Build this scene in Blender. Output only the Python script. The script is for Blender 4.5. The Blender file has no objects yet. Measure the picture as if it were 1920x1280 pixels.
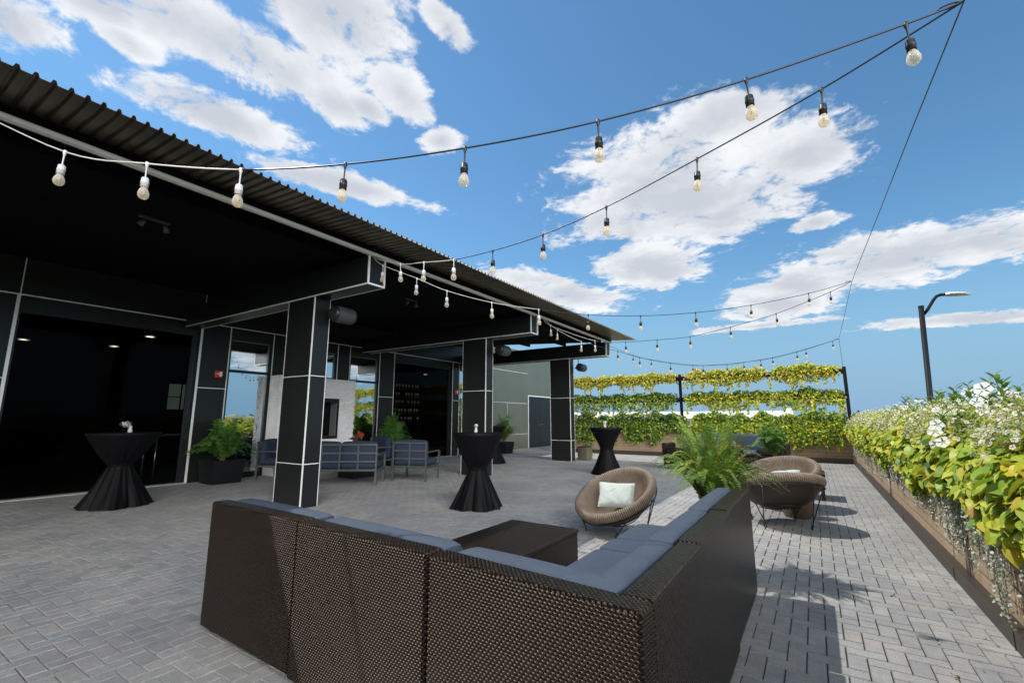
import bpy, math, random
import numpy as np
from math import sin, cos, pi, radians, atan, tan, sqrt
from mathutils import Vector, Matrix

random.seed(7)
RNG = np.random.default_rng(7)
SC = bpy.context.scene
COL = SC.collection

# ------------------------------------------------------------------ camera
F = 858.0 / 1920.0 * 36.0
PITCH = atan(145 / 858.0)
cam_d = bpy.data.cameras.new('camera')
cam_d.lens = F
cam_d.sensor_width = 36.0
cam_d.clip_start = 0.05
cam_d.clip_end = 6000
cam = bpy.data.objects.new('camera', cam_d)
COL.objects.link(cam)
cam.location = (0, 0, 1.28)
cam.rotation_euler = (pi / 2 + PITCH, 0, radians(33.1))
SC.camera = cam

# ------------------------------------------------------------------ sun, sky, exposure
SUN_X, SUN_Y = 0.62, 0.12            # how far light travels in x and y for each metre it falls
LT = Vector((SUN_X, SUN_Y, -1)).normalized()
ELEV = math.asin(-LT.z)
sun_d = bpy.data.lights.new('sun', 'SUN')
sun_d.energy = 2.5
sun_d.angle = radians(0.5)
sun_d.color = (1.0, 0.95, 0.87)
sun = bpy.data.objects.new('sun', sun_d)
COL.objects.link(sun)
sun.rotation_euler = LT.to_track_quat('-Z', 'Y').to_euler()
sun.location = (-8, -2, 14)
SC.view_settings.view_transform = 'Standard'
SC.view_settings.look = 'None'
SC.view_settings.gamma = 1
SC.view_settings.use_curve_mapping = False
SC.view_settings.exposure = 0.72

W = bpy.data.worlds.new('World')
SC.world = W
W.use_nodes = True
nt = W.node_tree
nt.nodes.clear()


class NB:
    """tiny node-building helper"""
    def __init__(s, tree):
        s.t = tree

    def n(s, typ, **kw):
        nd = s.t.nodes.new(typ)
        for k, v in kw.items():
            setattr(nd, k, v)
        return nd

    def put(s, sock, v):
        if hasattr(v, 'is_output'):
            s.t.links.new(v, sock)
        elif isinstance(v, (tuple, list)) and len(v) == 3 and sock.type == 'RGBA':
            sock.default_value = (*v, 1)
        else:
            sock.default_value = v

    def m(s, op, a, b=None, c=None, clamp=False):
        nd = s.n('ShaderNodeMath', operation=op, use_clamp=clamp)
        s.put(nd.inputs[0], a)
        if b is not None:
            s.put(nd.inputs[1], b)
        if c is not None:
            s.put(nd.inputs[2], c)
        return nd.outputs[0]

    def mix(s, f, a, b, mode='MIX'):
        nd = s.n('ShaderNodeMix', data_type='RGBA', blend_type=mode)
        s.put(nd.inputs[0], f)
        s.put(nd.inputs[6], a)
        s.put(nd.inputs[7], b)
        return nd.outputs[2]

    def noise(s, vec, scale, detail=4, rough=0.55, dist=0.0):
        nd = s.n('ShaderNodeTexNoise')
        if vec is not None:
            s.put(nd.inputs['Vector'], vec)
        nd.inputs['Scale'].default_value = scale
        nd.inputs['Detail'].default_value = detail
        nd.inputs['Roughness'].default_value = rough
        nd.inputs['Distortion'].default_value = dist
        return nd.outputs['Fac']

    def ramp(s, f, stops):
        nd = s.n('ShaderNodeValToRGB')
        s.put(nd.inputs[0], f)
        el = nd.color_ramp.elements
        while len(el) < len(stops):
            el.new(0.5)
        for e, (p, c) in zip(el, stops):
            e.position = p
            e.color = (*c, 1) if len(c) == 3 else c
        return nd.outputs[0]

    def smooth(s, v, lo, hi):
        nd = s.n('ShaderNodeMapRange', interpolation_type='SMOOTHSTEP')
        s.put(nd.inputs[0], v)
        nd.inputs[1].default_value = lo
        nd.inputs[2].default_value = hi
        return nd.outputs[0]


wb = NB(nt)
sky = wb.n('ShaderNodeTexSky', sky_type='NISHITA')
sky.sun_disc = False
sky.sun_elevation = ELEV
sky.sun_rotation = math.atan2(-LT.x, -LT.y)
sky.altitude = 100
sky.air_density = 1.15
sky.dust_density = 0.25
sky.ozone_density = 1.6
tc = wb.n('ShaderNodeTexCoord')
sx = wb.n('ShaderNodeSeparateXYZ')
nt.links.new(tc.outputs['Generated'], sx.inputs[0])
zc = wb.m('ADD', wb.m('MAXIMUM', sx.outputs[2], 0.0), 0.12)
px = wb.m('DIVIDE', sx.outputs[0], zc)
py = wb.m('DIVIDE', sx.outputs[1], zc)
cv = wb.n('ShaderNodeCombineXYZ')
nt.links.new(px, cv.inputs[0])
nt.links.new(py, cv.inputs[1])
# cloud layer: cumulus patches laid out on a flat layer above the site (plane coordinates)
CLOUDS = [(-.33, 1.62, .50, .44, 0.05), (-.60, 2.12, .30, .36, .2), (.00, 1.55, .22, .20, 0), (-.15, 1.30, .2, .16, 0),
          (.34, 2.52, .50, .38, -.15), (-.12, 2.92, .32, .40, 0), (.0, 2.7, .2, .3, 0), (.75, 3.55, .55, .15, 0), (.66, 2.42, .27, .22, 0), (-.25, 3.3, .5, .10, 0),
          (-1.04, .42, .115, .32, -.35), (-1.27, .52, .10, .25, -.3), (-1.0, .66, .08, .13, 0), (-1.13, .2, .09, .12, 0), (-.94, .72, .05, .08, 0),
          (-.76, .50, .17, .19, .2), (-.82, .74, .08, .14, .3), (-.60, .66, .045, .09, 0), (-.86, .93, .08, .06, 0), (-.70, .38, .12, .1, 0),
          (-1.27, .92, .08, .32, -.45), (-1.12, 2.2, .22, .55, -.5), (-1.32, .1, .11, .12, 0), (.08, 2.02, .10, .08, 0), (-1.2, .28, .05, .07, 0),
          (3.6, 2.0, .9, .35, .5), (3.3, 2.9, .8, .35, .3), (2.2, .6, .7, .4, .3), (1.5, -1.2, .8, .5, 0), (-1.0, -1.4, .9, .5, .4),
          (2.8, -.6, .6, .5, 0)]
best = None
for (cx, cy, rx, ry, rot) in CLOUDS:
    mp = wb.n('ShaderNodeMapping', vector_type='TEXTURE')
    nt.links.new(cv.outputs[0], mp.inputs[0])
    mp.inputs['Location'].default_value = (cx, cy, 0)
    mp.inputs['Rotation'].default_value = (0, 0, rot)
    mp.inputs['Scale'].default_value = (rx, ry, 1)
    ln = wb.n('ShaderNodeVectorMath', operation='LENGTH')
    nt.links.new(mp.outputs[0], ln.inputs[0])
    d = wb.m('SUBTRACT', 1.0, ln.outputs['Value'])
    best = d if best is None else wb.m('MAXIMUM', best, d)
best = wb.m('MAXIMUM', best, -1.2)
n1 = wb.noise(cv.outputs[0], 5.0, 10, 0.66, 0.5)
n2 = wb.noise(cv.outputs[0], 22.0, 8, 0.65, 0.4)
dens = wb.m('ADD', wb.m('MINIMUM', wb.m('MULTIPLY', best, 1.45), 0.66), wb.m('ADD', wb.m('MULTIPLY', wb.m('SUBTRACT', n1, 0.5), 2.9), wb.m('MULTIPLY', wb.m('SUBTRACT', n2, 0.5), 1.0)))
cmask = wb.smooth(dens, -0.06, 0.50)
# shade within the cloud: thick middles seen from below are greyer
off = wb.n('ShaderNodeVectorMath', operation='ADD')
nt.links.new(cv.outputs[0], off.inputs[0])
off.inputs[1].default_value = (.07, .16, 0)
n3 = wb.noise(off.outputs[0], 3.4, 7, 0.6, 0.3)
shade = wb.smooth(wb.m('SUBTRACT', wb.m('ADD', wb.m('MULTIPLY', best, .35), n3), 0.0), 0.40, 0.88)
ccol = wb.mix(shade, (5.7, 5.75, 5.85), (3.6, 3.8, 4.15))
# added fill light out of view: overbright cloud behind the camera, brightest at right
fill_bank = wb.smooth(wb.m('ADD', wb.m('MULTIPLY', sx.outputs[1], -1.0), wb.m('MULTIPLY', wb.m('SUBTRACT', n1, 0.5), 0.9)), 0.02, 0.3)
fill_bank = wb.m('MULTIPLY', fill_bank, wb.smooth(sx.outputs[2], -0.02, 0.06))
cmask = wb.m('MAXIMUM', cmask, fill_bank)
ccol = wb.mix(fill_bank, ccol, wb.mix(wb.m('MULTIPLY', wb.smooth(sx.outputs[0], .1, .65), wb.m('SUBTRACT', 1.0, wb.smooth(sx.outputs[2], .6, .9))), (4.6, 4.7, 4.9), (46.0, 44.6, 43.0)))
tint = wb.mix(1.0, sky.outputs[0], (0.50, 0.75, 0.85), 'MULTIPLY')
tint = wb.mix(wb.smooth(sx.outputs[2], 0.0, 0.34), (1.62, 2.75, 3.95), tint)
vis = wb.m('MULTIPLY', cmask, wb.m('MULTIPLY_ADD', wb.smooth(sx.outputs[2], 0.0, 0.12), .75, .2))
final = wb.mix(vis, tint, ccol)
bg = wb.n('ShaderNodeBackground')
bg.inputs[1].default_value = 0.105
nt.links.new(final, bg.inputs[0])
wo = wb.n('ShaderNodeOutputWorld')
nt.links.new(bg.outputs[0], wo.inputs[0])

SC.render.engine = 'CYCLES'
SC.cycles.max_bounces = 6
SC.cycles.transparent_max_bounces = 8
SC.cycles.sample_clamp_indirect = 6

# ------------------------------------------------------------------ materials
MATS = {}


def newmat(name):
    m = bpy.data.materials.new(name)
    m.use_nodes = True
    b = NB(m.node_tree)
    p = m.node_tree.nodes['Principled BSDF']
    MATS[name] = m
    return m, b, p


def setp(p, **k):
    for a, v in k.items():
        p.inputs[a.replace('_', ' ')].default_value = (*v, 1) if isinstance(v, tuple) else v


def plain(name, col, rough=.5, metal=0., var=.15, scale=8., bump=0., bscale=60., spec=None, coat=0.):
    m, b, p = newmat(name)
    tcn = b.n('ShaderNodeTexCoord')
    f = b.noise(tcn.outputs['Object'], scale, 5, .6)
    lo = tuple(c * (1 - var) for c in col)
    hi = tuple(min(1, c * (1 + var)) for c in col)
    b.put(p.inputs['Base Color'], b.mix(f, lo, hi))
    b.put(p.inputs['Roughness'], b.m('MULTIPLY_ADD', f, .16, rough - .08))
    setp(p, Metallic=metal)
    if spec is not None:
        p.inputs['Specular IOR Level'].default_value = spec
    if coat:
        p.inputs['Coat Weight'].default_value = coat
    if bump:
        bn = b.n('ShaderNodeBump')
        bn.inputs['Strength'].default_value = bump
        bn.inputs['Distance'].default_value = .004
        b.put(bn.inputs['Height'], b.noise(tcn.outputs['Object'], bscale, 4, .6))
        b.put(p.inputs['Normal'], bn.outputs[0])
    return m


plain('panel_metal', (.012, .0135, .0135), .36, .0, .12, 1.5, spec=.38)
plain('panel_sheen', (.36, .315, .225), .34, .9, .16, 1.2)
plain('light_trim', (.88, .88, .86), .35, .2, .04)
plain('gutter_paint', (.92, .91, .87), .4, .0, .12, 3)
plain('black_metal', (.012, .013, .015), .42, .0, .2)
plain('black_frame', (.010, .011, .013), .35)
plain('pole_black', (.006, .009, .013), .5, spec=.15)
plain('deck_metal', (.26, .225, .185), .34, .75, .35, 6)
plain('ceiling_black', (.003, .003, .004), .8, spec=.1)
plain('interior_dark', (.005, .005, .005), .8, spec=.1)
plain('interior_floor', (.02, .018, .016), .35)
plain('fire_red', (.55, .03, .02), .4)
plain('white_plastic', (.8, .8, .78), .35)
plain('white_stone', (.93, .93, .94), .85, 0, .06, 12, .5, 50)
plain('soot', (.012, .011, .010), .8)
plain('black_cloth', (.0030, .0031, .0040), .62, 0, .25, 6, .3, 300, spec=.15)
plain('grey_metal', (.085, .095, .10), .45, .3)
plain('navy_cloth', (.020, .034, .062), .92, 0, .15, 30, .4, 500)
plain('blue_cushion', (.037, .055, .084), .92, 0, .22, 5, .5, 450)
plain('white_cloth', (.42, .47, .45), .9, 0, .05, 30, .4, 300)
plain('cord_black', (.012, .012, .013), .35)
plain('cord_lit', (.55, .55, .53), .45)  # bright look of the black cord near the building, put into its colour
plain('socket_black', (.013, .013, .014), .45, 0, .2, 30)
plain('socket_lit', (.60, .61, .62), .5)  # same socket coloured pale, as if brightly lit
plain('pot_black', (.006, .007, .009), .55, spec=.25)
plain('kerb_metal', (.055, .045, .038), .5, .2, .2, 4)
plain('drain_metal', (.42, .40, .33), .5, .3)
plain('stem', (.16, .12, .05), .8)
plain('bark', (.07, .05, .035), .9)
plain('orange_wood', (.16, .07, .035), .5)
plain('lamp_grey', (.62, .60, .55), .4, .2)
plain('far_white', (.88, .88, .86), .7)
plain('far_wall', (.35, .33, .30), .8)
plain('soil', (.03, .022, .015), .95)
plain('grass', (.05, .075, .025), .95, 0, .4, .2)
plain('slab_grey', (.055, .052, .047), .95)
plain('threshold', (.5, .5, .49), .45, .3)
plain('steel', (.5, .5, .5), .25, .9)
plain('petal', (.84, .84, .86), .6, 0, .04)
plain('dead_leaf', (.42, .22, .07), .8)


def add_creases(name, scale, dist, strength=.6):
    m = MATS[name]
    b = NB(m.node_tree)
    p = m.node_tree.nodes['Principled BSDF']
    old = p.inputs['Normal'].links[0].from_socket if p.inputs['Normal'].links else None
    tcn = b.n('ShaderNodeTexCoord')
    bn = b.n('ShaderNodeBump')
    bn.inputs['Strength'].default_value = strength
    bn.inputs['Distance'].default_value = dist
    b.put(bn.inputs['Height'], b.noise(tcn.outputs['Object'], scale, 3, .5, 1.2))
    if old is not None:
        m.node_tree.links.new(old, bn.inputs['Normal'])
    m.node_tree.links.new(bn.outputs[0], p.inputs['Normal'])


add_creases('blue_cushion', 5.0, .03)
add_creases('navy_cloth', 5.0, .02)
add_creases('white_cloth', 7.0, .03)


def paver_mat():
    m, b, p = newmat('paver')
    a = b.n('ShaderNodeAttribute', attribute_name='Col')
    g = b.n('ShaderNodeNewGeometry')
    f = b.noise(g.outputs['Position'], 160, 3, .7)
    f2 = b.noise(g.outputs['Position'], 1.1, 6, .6)
    f3 = b.noise(g.outputs['Position'], 14, 4, .6)
    c = b.mix(1.0, a.outputs['Color'], b.ramp(f, [(.30, (.55, .55, .56)), (.52, (1, 1, 1)), (.75, (1.25, 1.24, 1.2))]), 'MULTIPLY')
    c = b.mix(1.0, c, b.ramp(f2, [(.32, (.80, .80, .82)), (.68, (1.15, 1.14, 1.1))]), 'MULTIPLY')
    c = b.mix(1.0, c, b.ramp(f3, [(.3, (.88, .88, .88)), (.7, (1.1, 1.1, 1.1))]), 'MULTIPLY')
    f4 = b.noise(g.outputs['Position'], .55, 7, .7, .8)
    c = b.mix(1.0, c, b.ramp(f4, [(.40, (1, 1, 1)), (.60, (1, 1, 1)), (.66, (.80, .79, .77)), (.72, (.92, .91, .9))]), 'MULTIPLY')
    f5 = b.noise(g.outputs['Position'], 6.0, 8, .75, 1.0)
    c = b.mix(1.0, c, b.ramp(f5, [(.66, (1, 1, 1)), (.74, (.66, .65, .63))]), 'MULTIPLY')
    b.put(p.inputs['Base Color'], c)
    setp(p, Roughness=.72)
    bn = b.n('ShaderNodeBump')
    bn.inputs['Strength'].default_value = .35
    bn.inputs['Distance'].default_value = .002
    b.put(bn.inputs['Height'], f)
    b.put(p.inputs['Normal'], bn.outputs[0])


paver_mat()


def leaf_mat(name, rough=.45, trans=.35):
    m, b, p = newmat(name)
    a = b.n('ShaderNodeAttribute', attribute_name='Col')
    b.put(p.inputs['Base Color'], a.outputs['Color'])
    setp(p, Roughness=rough)
    tr = b.n('ShaderNodeBsdfTranslucent')
    b.put(tr.inputs[0], a.outputs['Color'])
    mx = b.n('ShaderNodeMixShader')
    mx.inputs[0].default_value = trans
    m.node_tree.links.new(p.outputs[0], mx.inputs[1])
    m.node_tree.links.new(tr.outputs[0], mx.inputs[2])
    m.node_tree.links.new(mx.outputs[0], m.node_tree.nodes['Material Output'].inputs[0])


leaf_mat('leaf')
leaf_mat('petal_leaf', .6, .25)


def weave_mat(name, pu, pv, col, colhi, rough, depth, uvrows=True, spec=.5):
    """woven strands: staggered rows of raised knuckles, from the mesh's metre-scaled UVs"""
    m, b, p = newmat(name)
    tcn = b.n('ShaderNodeTexCoord')
    s = b.n('ShaderNodeSeparateXYZ')
    m.node_tree.links.new(tcn.outputs['UV'], s.inputs[0])
    v = b.m('DIVIDE', s.outputs[1], pv)
    row = b.m('FLOOR', v)
    u = b.m('ADD', b.m('DIVIDE', s.outputs[0], pu), b.m('MULTIPLY', b.m('MODULO', row, 2.0), .5))
    fx = b.m('SUBTRACT', b.m('FRACT', u), .5)
    fy = b.m('SUBTRACT', b.m('FRACT', v), .5)
    hx = b.m('SUBTRACT', 1.0, b.m('POWER', b.m('ABSOLUTE', b.m('MULTIPLY', fx, 2.0)), 2.2))
    hy = b.m('SUBTRACT', 1.0, b.m('POWER', b.m('ABSOLUTE', b.m('MULTIPLY', fy, 2.0)), 2.6))
    h = b.m('MULTIPLY', hx, hy)
    wn = b.n('ShaderNodeTexWhiteNoise', noise_dimensions='2D')
    cb = b.n('ShaderNodeCombineXYZ')
    b.put(cb.inputs[0], b.m('FLOOR', u))
    b.put(cb.inputs[1], row)
    m.node_tree.links.new(cb.outputs[0], wn.inputs[0])
    c = b.mix(b.smooth(h, .15, .8), tuple(x * .10 for x in col), col)  # shade in the gaps between knuckles, put into the base colour
    c = b.mix(b.m('MULTIPLY', wn.outputs['Value'], .6), c, b.mix(b.smooth(h, .3, .9), tuple(x * .25 for x in col), colhi))  # bright crowns on random knuckles painted in as highlights
    b.put(p.inputs['Base Color'], c)
    setp(p, Roughness=rough)
    p.inputs['Specular IOR Level'].default_value = spec
    p.inputs['Specular Tint'].default_value = (1, .82, .66, 1)
    bn = b.n('ShaderNodeBump')
    bn.inputs['Strength'].default_value = 1.0
    bn.inputs['Distance'].default_value = depth
    b.put(bn.inputs['Height'], h)
    b.put(p.inputs['Normal'], bn.outputs[0])


weave_mat('dark_weave', .0185, .0112, (.010, .0058, .0034), (.062, .039, .024), .28, .008, spec=.25)
weave_mat('tan_weave', .03, .016, (.22, .17, .12), (.28, .22, .16), .6, .004)
weave_mat('rattan', .013, .40, (.27, .175, .105), (.34, .23, .145), .55, .004)


def block_mat():
    m, b, p = newmat('tan_block')
    tcn = b.n('ShaderNodeTexCoord')
    br = b.n('ShaderNodeTexBrick')
    m.node_tree.links.new(tcn.outputs['UV'], br.inputs['Vector'])
    br.inputs['Scale'].default_value = 1
    br.inputs['Brick Width'].default_value = .40
    br.inputs['Row Height'].default_value = .10
    br.inputs['Mortar Size'].default_value = .005
    br.inputs['Mortar Smooth'].default_value = .2
    br.inputs['Color1'].default_value = (.40, .29, .19, 1)
    br.inputs['Color2'].default_value = (.33, .24, .16, 1)
    br.inputs['Mortar'].default_value = (.10, .085, .07, 1)
    f = b.noise(tcn.outputs['Object'], 30, 5, .65)
    c = b.mix(1.0, br.outputs['Color'], b.ramp(f, [(.3, (.75, .75, .75)), (.7, (1.15, 1.15, 1.12))]), 'MULTIPLY')
    b.put(p.inputs['Base Color'], c)
    setp(p, Roughness=.9)
    bn = b.n('ShaderNodeBump')
    bn.inputs['Strength'].default_value = .6
    bn.inputs['Distance'].default_value = .006
    b.put(bn.inputs['Height'], b.m('SUBTRACT', b.m('MULTIPLY', f, .5), br.outputs['Fac']))
    b.put(p.inputs['Normal'], bn.outputs[0])


block_mat()


def glass_mats():
    m, b, p = newmat('mirror_glass')      # solar-coated window pane
    setp(p, Base_Color=(.62, .68, .70), Metallic=1.0, Roughness=.02)
    m, b, p = newmat('door_glass')
    tr = b.n('ShaderNodeBsdfTransparent')
    tr.inputs[0].default_value = (.7, .72, .72, 1)
    gl = b.n('ShaderNodeBsdfGlossy')
    gl.inputs['Roughness'].default_value = .02
    gl.inputs['Color'].default_value = (.5, .5, .5, 1)
    fr = b.n('ShaderNodeFresnel')
    fr.inputs[0].default_value = 1.12
    mx = b.n('ShaderNodeMixShader')
    t = m.node_tree
    t.links.new(fr.outputs[0], mx.inputs[0])
    t.links.new(tr.outputs[0], mx.inputs[1])
    t.links.new(gl.outputs[0], mx.inputs[2])
    t.links.new(mx.outputs[0], t.nodes['Material Output'].inputs[0])
    m, b, p = newmat('dimming_glass')
    tr = b.n('ShaderNodeBsdfTransparent')
    tr.inputs[0].default_value = (.42, .36, .28, 1)
    m.node_tree.links.new(tr.outputs[0], m.node_tree.nodes['Material Output'].inputs[0])
    m, b, p = newmat('bulb_glass')        # slightly amber S14 glass with a filament glow of the sky in it
    tr = b.n('ShaderNodeBsdfTransparent')
    tr.inputs[0].default_value = (.93, .86, .72, 1)
    setp(p, Base_Color=(.95, .90, .78), Roughness=.12)
    p.inputs['Specular IOR Level'].default_value = .9
    mx = b.n('ShaderNodeMixShader')
    lw = b.n('ShaderNodeLayerWeight')
    lw.inputs[0].default_value = .45
    b.put(mx.inputs[0], b.m('MULTIPLY_ADD', lw.outputs['Facing'], .6, .18))
    t = m.node_tree
    t.links.new(tr.outputs[0], mx.inputs[1])
    t.links.new(p.outputs[0], mx.inputs[2])
    t.links.new(mx.outputs[0], t.nodes['Material Output'].inputs[0])
    m, b, p = newmat('drink_glass')
    tr = b.n('ShaderNodeBsdfTransparent')
    setp(p, Base_Color=(.9, .9, .9), Roughness=.08)
    mx = b.n('ShaderNodeMixShader')
    mx.inputs[0].default_value = .5
    t = m.node_tree
    t.links.new(tr.outputs[0], mx.inputs[1])
    t.links.new(p.outputs[0], mx.inputs[2])
    t.links.new(mx.outputs[0], t.nodes['Material Output'].inputs[0])
    for nm, c, e in (('lamp_warm', (1, .85, .65), 6.0), ('glass_glint', (.40, .33, .26), .8)):
        m, b, p = newmat(nm)
        setp(p, Base_Color=c, Roughness=.4)
        p.inputs['Emission Color'].default_value = (*c, 1)
        p.inputs['Emission Strength'].default_value = e


glass_mats()


# ------------------------------------------------------------------ mesh helpers
class MB:
    def __init__(s):
        s.v = []
        s.f = []
        s.smooth = []

    def add(s, vs, fs, smooth=False):
        o = len(s.v)
        s.v.extend(tuple(v) for v in vs)
        s.f.extend(tuple(i + o for i in f) for f in fs)
        s.smooth.extend([smooth] * len(fs))
        return s

    def box(s, x0, x1, y0, y1, z0, z1, b=0.0, M=None):
        """box with chamfered edges of width b"""
        if b <= 0:
            vs = [(x, y, z) for z in (z0, z1) for y in (y0, y1) for x in (x0, x1)]
            fs = [(0, 2, 3, 1), (4, 5, 7, 6), (0, 1, 5, 4), (2, 6, 7, 3), (0, 4, 6, 2), (1, 3, 7, 5)]
        else:
            c = ((x0 + x1) / 2, (y0 + y1) / 2, (z0 + z1) / 2)
            hx, hy, hz = (x1 - x0) / 2, (y1 - y0) / 2, (z1 - z0) / 2
            vs = []
            idx = {}
            for sx_ in (-1, 1):
                for sy_ in (-1, 1):
                    for sz_ in (-1, 1):
                        for ax in range(3):
                            h = [hx - b, hy - b, hz - b]
                            h[ax] = (hx, hy, hz)[ax]
                            idx[(sx_, sy_, sz_, ax)] = len(vs)
                            vs.append((c[0] + sx_ * h[0], c[1] + sy_ * h[1], c[2] + sz_ * h[2]))
            fs = []
            for ax in range(3):
                o1, o2 = [(1, 2), (2, 0), (0, 1)][ax]
                for sg in (-1, 1):
                    q = []
                    for (a1, a2) in ((-1, -1), (1, -1), (1, 1), (-1, 1)):
                        k = [0, 0, 0]
                        k[ax] = sg
                        k[o1] = a1
                        k[o2] = a2
                        q.append(idx[(*k, ax)])
                    fs.append(tuple(q if sg > 0 else q[::-1]))
                for a1 in (-1, 1):
                    for a2 in (-1, 1):
                        k0 = [0, 0, 0]
                        k1 = [0, 0, 0]
                        k0[ax] = -1
                        k1[ax] = 1
                        for k in (k0, k1):
                            k[o1] = a1
                            k[o2] = a2
                        q = [idx[(*k0, o1)], idx[(*k1, o1)], idx[(*k1, o2)], idx[(*k0, o2)]]
                        fs.append(tuple(q if a1 * a2 < 0 else q[::-1]))
            for sx_ in (-1, 1):
                for sy_ in (-1, 1):
                    for sz_ in (-1, 1):
                        q = [idx[(sx_, sy_, sz_, a)] for a in range(3)]
                        fs.append(tuple(q if sx_ * sy_ * sz_ > 0 else q[::-1]))
        if M is not None:
            vs = [M @ Vector(v) for v in vs]
        return s.add(vs, fs)

    def tube(s, pts, r, n=8, cap=True, smooth=True):
        pts = [Vector(p) for p in pts]
        rs = r if isinstance(r, (list, tuple)) else [r] * len(pts)
        vs = []
        t0 = (pts[1] - pts[0]).normalized()
        ref = Vector((0, 0, 1)) if abs(t0.z) < .9 else Vector((1, 0, 0))
        a = t0.cross(ref).normalized()
        for i, p in enumerate(pts):
            if i == 0:
                t = t0
            elif i == len(pts) - 1:
                t = (pts[-1] - pts[-2]).normalized()
            else:
                t = (pts[i + 1] - pts[i - 1]).normalized()
            a = (a - t * a.dot(t)).normalized()
            bb = t.cross(a)
            for k in range(n):
                w = 2 * pi * k / n
                vs.append(p + (a * cos(w) + bb * sin(w)) * rs[i])
        fs = []
        for i in range(len(pts) - 1):
            for k in range(n):
                k2 = (k + 1) % n
                fs.append((i * n + k, i * n + k2, (i + 1) * n + k2, (i + 1) * n + k))
        s.add(vs, fs, smooth)
        if cap:
            o = len(s.v) - len(vs)
            s.f.append(tuple(o + k for k in range(n))[::-1])
            s.f.append(tuple(o + (len(pts) - 1) * n + k for k in range(n)))
            s.smooth += [False, False]
        return s

    def lathe(s, prof, n=24, c=(0, 0, 0), fn=None, smooth=True, M=None):
        vs = []
        for j, (r, z) in enumerate(prof):
            for k in range(n):
                w = 2 * pi * k / n
                rr = r * (fn(w, z, j) if fn else 1)
                q = Vector((rr * cos(w), rr * sin(w), z))
                if M is not None:
                    q = M @ q
                vs.append((c[0] + q.x, c[1] + q.y, c[2] + q.z))
        fs = []
        for j in range(len(prof) - 1):
            for k in range(n):
                k2 = (k + 1) % n
                fs.append((j * n + k, j * n + k2, (j + 1) * n + k2, (j + 1) * n + k))
        return s.add(vs, fs, smooth)

    def build(s, name, mat, parent=None, loc=None, uv=True):
        me = bpy.data.meshes.new(name)
        me.from_pydata(s.v, [], s.f)
        me.polygons.foreach_set('use_smooth', s.smooth)
        if uv:
            boxuv(me)
        me.materials.append(MATS[mat] if isinstance(mat, str) else mat)
        me.update()
        o = bpy.data.objects.new(name, me)
        COL.objects.link(o)
        if parent is not None:
            o.parent = parent
        if loc is not None:
            o.location = loc
        return o


def boxuv(me):
    ul = me.uv_layers.new(name='UVMap')
    n = len(me.loops)
    co = np.empty(len(me.vertices) * 3)
    me.vertices.foreach_get('co', co)
    co = co.reshape(-1, 3)
    vi = np.empty(n, dtype=np.int32)
    me.loops.foreach_get('vertex_index', vi)
    nor = np.empty(len(me.polygons) * 3)
    me.polygons.foreach_get('normal', nor)
    nor = np.abs(nor.reshape(-1, 3))
    lt = np.empty(len(me.polygons), dtype=np.int32)
    me.polygons.foreach_get('loop_total', lt)
    ax = np.repeat(nor.argmax(1), lt)
    c = co[vi]
    uv = np.where((ax == 0)[:, None], c[:, [1, 2]], np.where((ax == 1)[:, None], c[:, [0, 2]], c[:, [0, 1]]))
    ul.data.foreach_set('uv', uv.ravel())


def tag(o, label=None, cat=None, group=None, kind=None):
    if label:
        o['label'] = label
    if cat:
        o['category'] = cat
    if group:
        o['group'] = group
    if kind:
        o['kind'] = kind
    return o


def thing(name, label, cat, loc=(0, 0, 0), rz=0.0, group=None):
    o = bpy.data.objects.new(name, None)
    o.empty_display_size = .1
    COL.objects.link(o)
    o.location = loc
    o.rotation_euler = (0, 0, rz)
    return tag(o, label, cat, group)


def copy_tree(o, parent=None):
    c = o.copy()
    COL.objects.link(c)
    c.parent = parent
    for ch in [x for x in bpy.data.objects if x.parent is o]:
        copy_tree(ch, c)
    return c


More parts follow.
